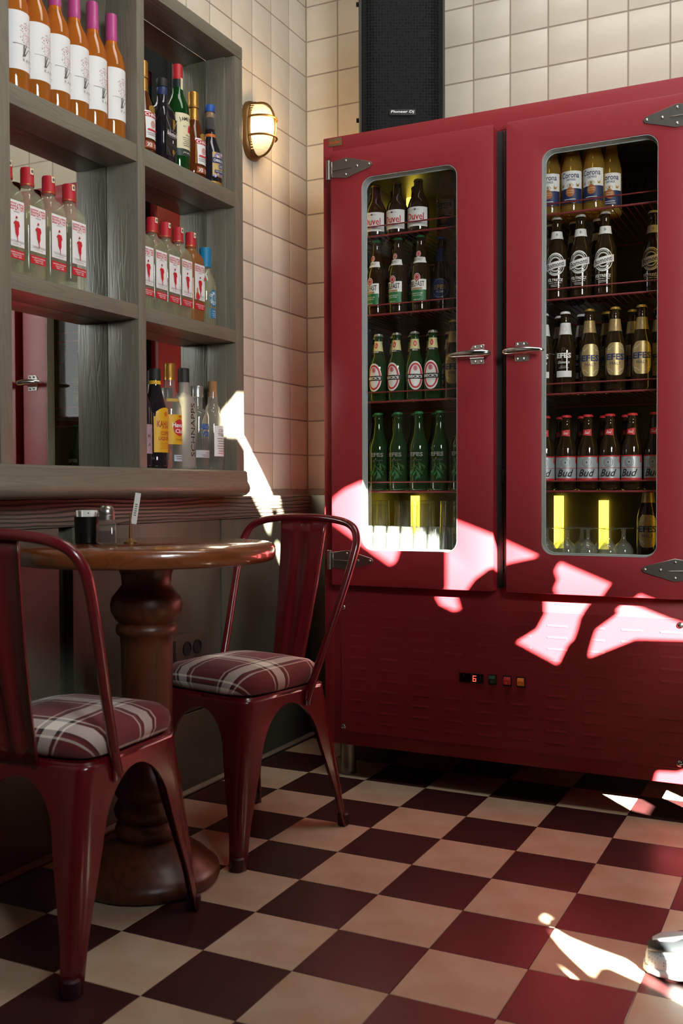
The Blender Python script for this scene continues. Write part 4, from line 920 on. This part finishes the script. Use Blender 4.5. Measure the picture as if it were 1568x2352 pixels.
# ------------------------------------------------------------------ wall lamp
lp = thing('wall_lamp', 'lit oval brass bulkhead wall lamp with caged ribbed glass', 'lamp', (WXL, .155, 2.138))
lp.scale = (.95, .95, .93)
def oval_loft(b, rings, seg=40):
    # rings: (x out of the wall, half width y, half height z)
    v = []; f = []
    for x, ry, rz in rings:
        for i in range(seg):
            a = 2 * PI * i / seg; c, q = math.cos(a), math.sin(a)
            v.append((x, ry * math.copysign(abs(c) ** .8, c), rz * math.copysign(abs(q) ** .8, q)))
    for k in range(len(rings) - 1):
        for i in range(seg):
            j = (i + 1) % seg; f.append((k * seg + i, k * seg + j, (k + 1) * seg + j, (k + 1) * seg + i))
    f.append(tuple(range((len(rings) - 1) * seg, len(rings) * seg))); f.append(tuple(reversed(range(seg)))); return b.add(v, f)
oval_loft(MB(), [(0, .062, .106), (.012, .062, .106), (.022, .058, .102), (.026, .052, .096)]).build('back_plate', M_brass, lp)
M_lampglass = mat('lamp_glass_glow', 'FFE2A8', .35, em=1.05, emc=(1.0, .72, .38))
_N, _L, _b = nodes(M_lampglass)   # hottest next to the bulb
_tc = _N.new('ShaderNodeTexCoord'); _vm = _N.new('ShaderNodeVectorMath'); _vm.operation = 'DISTANCE'; _vm.inputs[1].default_value = (.05, -.03, -.005); _L.new(_tc.outputs['Object'], _vm.inputs[0])
_mr = _N.new('ShaderNodeMapRange'); _mr.interpolation_type = 'SMOOTHSTEP'; _mr.inputs['From Min'].default_value = .02; _mr.inputs['From Max'].default_value = .085; _mr.inputs['To Min'].default_value = 2.4; _mr.inputs['To Max'].default_value = .62
_L.new(_vm.outputs['Value'], _mr.inputs['Value']); _L.new(_mr.outputs[0], _b.inputs['Emission Strength'])
_pd = bpy.data.lights.new('bulb', 'POINT'); _pd.energy = 2.6; _pd.color = (1.0, .62, .28); _pd.shadow_soft_size = .03
_po = bpy.data.objects.new('bulb', _pd); COL.objects.link(_po); _po.location = (WXL + .125, .155, 2.138)
rg = []
for i in range(9):
    a = PI / 2 * i / 8; rg.append((.026 + .070 * math.sin(a), .048 * math.cos(a) ** .6 + .001, .09 * math.cos(a) ** .6 + .001))
oval_loft(MB(), rg).build('glass_dome', M_lampglass, lp)
rb = MB()
for k in range(-9, 10):
    z = k * .0088; cz = (1 - min(1, abs(z) / .09) ** 3.3) ** .5
    rb.tube([(.027 + .0705 * cz * math.sin(PI * t / 10), -.049 * cz ** .4 * math.cos(PI * t / 10), z) for t in range(11)], .0012, 5)
rb.build('glass_rib', M_lampglass, lp)
for nm, pts in (('cage_hoop', [(.026 + .078 * math.sin(PI * t / 20) ** .75, 0, .099 * -math.cos(PI * t / 20)) for t in range(21)]),
                ('cage_bar', [(.026 + .076 * math.sin(PI * t / 20) ** .75, -.056 * math.cos(PI * t / 20), .034) for t in range(21)]),
                ('cage_bar', [(.026 + .076 * math.sin(PI * t / 20) ** .75, -.056 * math.cos(PI * t / 20), -.034) for t in range(21)])):
    MB().tube(pts, .0042, 8).build(nm, M_brass, lp)
MB().tube([(.027, .054 * math.cos(2 * PI * t / 32), .097 * math.sin(2 * PI * t / 32)) for t in range(32)], .006, 8, True).build('rim_ring', M_brass, lp)

# ------------------------------------------------------------------ double vent outlet in the wainscot
so = thing('wall_socket', 'small grey outlet plate with two round holes low on the panelled wall', 'socket', (-.438, -.335, .432))
MB().prism([(-.085, -.045), (.075, -.045), (.075, .045), (-.085, .045)], 0, 0, .006).build('plate', mat('socket_grey', '4E4B40', .5), so, bevel=.002)
for y in (-.005, .048): MB().lathe([(0, .021), (.004, .021), (.0045, .018), (.001, .017)], 24).build('outlet', M_gap, so, (.006, y, 0)).rotation_euler = (0, PI / 2, 0)
bx('slot', .006, .0075, -.073, -.062, -.03, .03, M_gap, so, .0005)

# ------------------------------------------------------------------ table
tb_ = thing('pedestal_table', 'round varnished wooden table on a turned pedestal by the panelled wall', 'table', (-.118, -.952, 0))
MB().lathe([(.745, .270), (.745, .288), (.749, .2945), (.756, .298), (.766, .300), (.776, .299), (.782, .2955), (.785, .289), (.7852, .0)], 72, cap1=False).build('table_top', M_wood, tb_, angle=60)
MB().lathe([(.7445, .085), (.735, .085), (.728, .064), (.712, .058), (.69, .056), (.677, .066), (.662, .0785), (.645, .083), (.628, .081), (.612, .072), (.602, .062), (.597, .069), (.587, .071), (.578, .069), (.572, .061), (.55, .059), (.40, .058), (.27, .061), (.255, .071), (.24, .078), (.22, .080), (.205, .074), (.196, .066), (.188, .071), (.17, .078), (.155, .074), (.146, .064), (.138, .072), (.122, .077), (.108, .070), (.1, .06)], 48).build('pedestal', M_woodleg, tb_, angle=50)
MB().lathe([(.0, .150), (.004, .160), (.018, .1665), (.034, .163), (.044, .150), (.06, .135), (.078, .11), (.094, .078), (.104, .066)], 56).build('base', M_woodleg, tb_, angle=50)
# things on the table
TZ = .7853
cp = thing('sugar_cup', 'dark metal cup packed with white sugar sachets on the wooden table', 'cup', (-.250, -1.000, TZ), 0)
MB().lathe([(0, .026), (.002, .028), (.062, .0295), (.062, .028), (.004, .0265), (.003, .0)], 28, cap1=False).build('cup_wall', mat('cup_dark', '1C1A18', .3, .5), cp)
for i in range(7):
    a = i * .9; sx_ = MB().box(-.011, .011, -.0016, .0016, 0, .072).build('sugar_sachet', M_white, cp, (.0155 * math.cos(a), .0155 * math.sin(a), .0045), a + 1.3, bevel=.0008); sx_.rotation_euler[0] = .05
    Art(None, .0017).oval(.005, .066, .0016, .0016, M_black, 6).put(sx_, 'print')
sk = thing('salt_shaker', 'glass salt shaker with domed steel lid next to the sugar cup', 'shaker', (-.183, -1.012, TZ), .5)
MB().loft([(0, .020, .020, 5), (.003, .0225, .0225, 5), (.045, .0215, .0215, 5), (.054, .018, .018, 2.5), (.058, .017, .017, 2)], 28).build('glass_body', bottle_mat('shaker_glass', (.85, .82, .78), (.6, .55, .5), .15), sk)
MB().loft([(.004, .018, .018, 5), (.03, .0175, .0175, 5)], 20).build('salt_fill', mat('pepper_grains', '3A2A20', .9), sk)
MB().lathe([(.055, .0185), (.066, .0185), (.067, .0175), (.073, .0185), (.082, .016), (.088, .010), (.09, 0)], 24).build('lid', M_steel, sk)
cd = thing('card_stand', 'brass stand holding a slim white card on the wooden table', 'card stand', (-.152, -.965, TZ), math.radians(24))
MB().lathe([(0, .016), (.003, .016), (.006, .010), (.012, .004), (.06, .0022), (.07, .0022)], 20).build('brass_base', M_brass, cd)
k = MB().box(-.0065, .0065, -.0008, .0008, .045, .118).build('card', M_white, cd); k.rotation_euler = (0, .16, 0); Art(None, .0009).lines(0, .09, .006, 6, .005, .0022, M_grey).put(k, 'print')

# ------------------------------------------------------------------ chairs
SH, HX, HY, FXX, FYF, FYR = .397, .152, .157, .176, .214, .232
def leg_mesh(sx, sy):
    zs = [.397, .388, .376, .3675, .366, .363, .358, .351, .341, .327, .309, .288, .264, .235, .19, .14, .10, .085, .05, .0]; FYY = FYF if sy > 0 else FYR
    v = []; f = []; K = 13; za, zb = .3675, .255
    for z in zs:
        t = (SH - z) / SH; hx = HX + (FXX - HX) * t; hy = HY + (FYY - HY) * t; cx, cy = sx * hx, sy * hy
        def w(H):
            if z >= za: return H
            if z > zb: o = (H - .068) * math.sqrt(max(0, 1 - ((z - zb) / (za - zb)) ** 2)); return H - o
            return .068 - (.068 - .036) * ((zb - z) / (zb - .09)) if z > .09 else .036 - .007 * (.09 - z) / .09
        wx, wy = w(hx), w(hy); rc = min(.03, .75 * min(wx, wy)); lip = .007 if z < za else .004
        pts = [(cx - sx * wx, cy - sy * lip), (cx - sx * wx, cy), (cx - sx * (wx + rc) / 2, cy)]
        for i in range(7):
            a = PI / 2 * i / 6; pts.append((cx - sx * rc + sx * rc * math.sin(a), cy - sy * rc + sy * rc * math.cos(a)))
        pts += [(cx, cy - sy * (wy + rc) / 2), (cx, cy - sy * wy), (cx - sx * lip, cy - sy * wy)]
        v += [(p[0], p[1], z) for p in pts]
    for k in range(len(zs) - 1):
        for i in range(K - 1):
            q = (k * K + i, k * K + i + 1, (k + 1) * K + i + 1, (k + 1) * K + i); f.append(q if sx * sy > 0 else tuple(reversed(q)))
    b = MB().add(v, f); return b.mesh('leg', M_chair, fix=False, angle=50)
def make_chair(name, label, loc, rz):
    c = thing(name, label, 'chair', loc, rz, 'red metal chairs at the table')
    for sx in (1, -1):
        for sy in (1, -1):
            o = obj('leg', leg_mesh(sx, sy), c); md = o.modifiers.new('thickness', 'SOLIDIFY'); md.thickness = .0018; md.offset = -1
            MB().lathe([(-.0, .0135), (.004, .0155), (.03, .0158), (.034, .012)], 16).build('foot_cap', mat('foot_rubber', '34101a', .5), o, (sx * (FXX - .015), sy * ((FYF if sy > 0 else FYR) - .015), 0))
            e = MB(); fy = FYF if sy > 0 else FYR; P_ = lambda z: Vector((sx * (HX + (FXX - HX) * (SH - z) / SH), sy * (HY + (fy - HY) * (SH - z) / SH), z)); p0 = P_(.065); p1 = P_(.30)
            zz = [(.0, .002), (.05, .008), (.2, .010), (.5, .0105), (.85, .009), (1, .004)]
            e.tube([p0.lerp(p1, q) - Vector((sx * .0135, sy * .0135, 0)) for q, r in zz], [r for q, r in zz], 10).build('pressed_rib', M_chair, o)
    MB().loft([(.389, .147, .152, 9), (.3975, .153, .158, 9), (.401, .150, .155, 9), (.4015, .135, .14, 6)], 48).build('seat', M_chair, c)
    half = [(.158, -.068, .362), (.163, -.086, .41), (.178, -.13, .52), (.196, -.18, .65), (.204, -.212, .735), (.202, -.226, .772), (.184, -.238, .803), (.145, -.246, .820), (.075, -.250, .829), (0, -.251, .831)]
    pts = catmull(half + [(-p[0], p[1], p[2]) for p in reversed(half[:-1])], 5)
    MB().tube(pts, .0105, 12).build('back_tube', M_chair, c)
    for s in (1, -1): MB().loft([(-.02, .004, .012, 2), (.0, .006, .014, 2), (.018, .004, .010, 2)], 16).build('tube_bracket', M_chair, c, (s * .159, -.072, .372))
    v = []; f = []; xs = [-1, -.97, -.9, -.62, -.56, -.2, -.16, .16, .2, .56, .62, .9, .97, 1]; dy = [-.008, -.002, 0, 0, .0025, .0025, 0, 0, .0025, .0025, 0, 0, -.002, -.008]
    for i in range(13):
        t = i / 12; z = .392 + .432 * t; y = -.164 - .083 * t - .006 * math.sin(PI * t); hw = .050 + .030 * t; fade = min(1, min(t, 1 - t) * 8)
        v += [(x * hw, y + (d * fade if abs(d) < .003 else d), z) for x, d in zip(xs, dy)]
    n = len(xs); f = [(k * n + i, k * n + i + 1, (k + 1) * n + i + 1, (k + 1) * n + i) for k in range(12) for i in range(n - 1)]
    o = MB().add(v, f).build('back_splat', M_chair, c, fix=False, angle=60); md = o.modifiers.new('thickness', 'SOLIDIFY'); md.thickness = .0018
    return c
def make_cushion(label, loc, rz):
    prof = [(.0, .120), (.0005, .142), (.007, .154), (.024, .1595), (.042, .156), (.056, .142), (.066, .106), (.071, .058), (.072, .0)]
    seg = 144; v = []; uv = []; acc = 0; arcs = [0]
    for i in range(len(prof) - 1, 0, -1):
        (z0, r0), (z1, r1) = prof[i], prof[i - 1]; arcs.append(arcs[-1] + math.hypot(z1 - z0, r1 - r0))
    arcs = arcs[::-1]; b = MB()
    for (z, r), L in zip(prof, arcs):
        n_ = 5.5 if r > .13 else 4
        for i in range(seg):
            a = 2 * PI * (i + .5) / seg; c, q = math.cos(a), math.sin(a); x, y = r * math.copysign(abs(c) ** (2 / n_), c), r * math.copysign(abs(q) ** (2 / n_), q)
            w = 1 + .008 * math.sin(5 * a + r * 40); v.append((x * w, y * w, z)); k = L / max(r, 1e-4); uv.append((x * k + .003 * math.sin(3 * a), y * k))
    f = [(k * seg + i, k * seg + (i + 1) % seg, (k + 1) * seg + (i + 1) % seg, (k + 1) * seg + i) for k in range(len(prof) - 1) for i in range(seg)]
    f.append(tuple(reversed(range(seg)))); b.add(v, f); me = b.mesh('seat_cushion', M_plaid, fix=False, angle=80)
    ul = me.uv_layers.new(name='UVMap')
    for lp_ in me.loops: ul.data[lp_.index].uv = uv[lp_.vertex_index]
    return tag(obj('seat_cushion', me, None, loc, rz), label, 'cushion', 'plaid seat cushions')
for lab, cl, x, y, a in (('red metal bistro chair by the fridge, seat turned towards the camera', 'plaid cushion on the red chair beside the fridge', -.077, -.592, math.radians(169)),
                         ('red metal bistro chair in the near left corner, its back to the camera', 'plaid cushion on the near red chair at the left edge', -.080, -1.250, math.radians(3))):
    make_chair('bistro_chair', lab, (x, y, 0), a); make_cushion(cl, (x - .004 * math.sin(a), y + .004 * math.cos(a), .4018), a)

# ------------------------------------------------------------------ sneaker at the right edge
sn = thing('sneaker', 'toe of a white and dark sneaker on the chequered floor at the right edge', 'shoe', (1.135, -.878, 0), math.radians(8))
def shoe_loft(rings, m, name, seg=28):
    v = []; f = []
    for x, hw, z0, z1, n_ in rings:
        for i in range(seg):
            a = 2 * PI * (i + .5) / seg; c, q = math.cos(a), math.sin(a)
            v.append((x, hw * math.copysign(abs(c) ** (2 / n_), c), (z0 + z1) / 2 + (z1 - z0) / 2 * math.copysign(abs(q) ** (2 / n_), q)))
    for k in range(len(rings) - 1):
        for i in range(seg): f.append((k * seg + i, k * seg + (i + 1) % seg, (k + 1) * seg + (i + 1) % seg, (k + 1) * seg + i))
    f.append(tuple(reversed(range(seg)))); f.append(tuple(range((len(rings) - 1) * seg, len(rings) * seg)))
    return MB().add(v, f).build(name, m, sn, angle=60)
M_mesh = mat('sneaker_mesh', 'D8DCDC', .7); _N, _L, _b = nodes(M_mesh)
_tc = _N.new('ShaderNodeTexCoord'); _vo = _N.new('ShaderNodeTexVoronoi'); _vo.inputs['Scale'].default_value = 190; _vo.inputs['Randomness'].default_value = 0.05; _L.new(_tc.outputs['Object'], _vo.inputs['Vector'])
_rp = _N.new('ShaderNodeValToRGB'); _rp.color_ramp.interpolation = 'CONSTANT'; _rp.color_ramp.elements[0].color = lin('50585A'); _rp.color_ramp.elements[1].color = lin('DCE0E0'); _rp.color_ramp.elements[1].position = .22
_L.new(_vo.outputs['Distance'], _rp.inputs[0]); _L.new(_rp.outputs[0], _b.inputs['Base Color'])
shoe_loft([(-.138, .012, .006, .03, 2.3), (-.132, .028, .003, .042, 2.4), (-.115, .040, .002, .052, 2.5), (-.08, .047, .002, .058, 2.5), (-.03, .048, .002, .06, 2.5), (.05, .042, .002, .06, 2.5), (.12, .038, .002, .062, 2.5), (.14, .03, .004, .055, 2.4)], M_mesh, 'toe_box')
shoe_loft([(-.142, .010, .0, .014, 3), (-.134, .030, .0, .018, 3), (-.115, .0435, .0, .02, 3), (-.08, .050, .0, .021, 3), (0, .048, .0, .022, 3), (.12, .041, .0, .026, 3), (.146, .03, .0, .026, 3)], mat('sneaker_sole', 'D5D6D2', .6), 'sole')
shoe_loft([(-.134, .016, .036, .050, 2), (-.118, .034, .040, .062, 2), (-.08, .042, .042, .070, 2), (-.03, .043, .044, .085, 2), (.03, .040, .044, .105, 2), (.10, .037, .044, .112, 2), (.138, .03, .04, .106, 2)], mat('sneaker_upper', '23282A', .6), 'upper')
shoe_loft([(-.126, .004, .054, .0605, 2), (-.112, .018, .056, .0665, 2), (-.09, .022, .058, .0725, 2), (-.07, .016, .060, .0762, 2), (-.06, .004, .066, .0745, 2)], mat('sneaker_patch', 'C8CCCA', .6), 'toe_highlight')  # pale oval standing in for the sunlit highlight on the toe
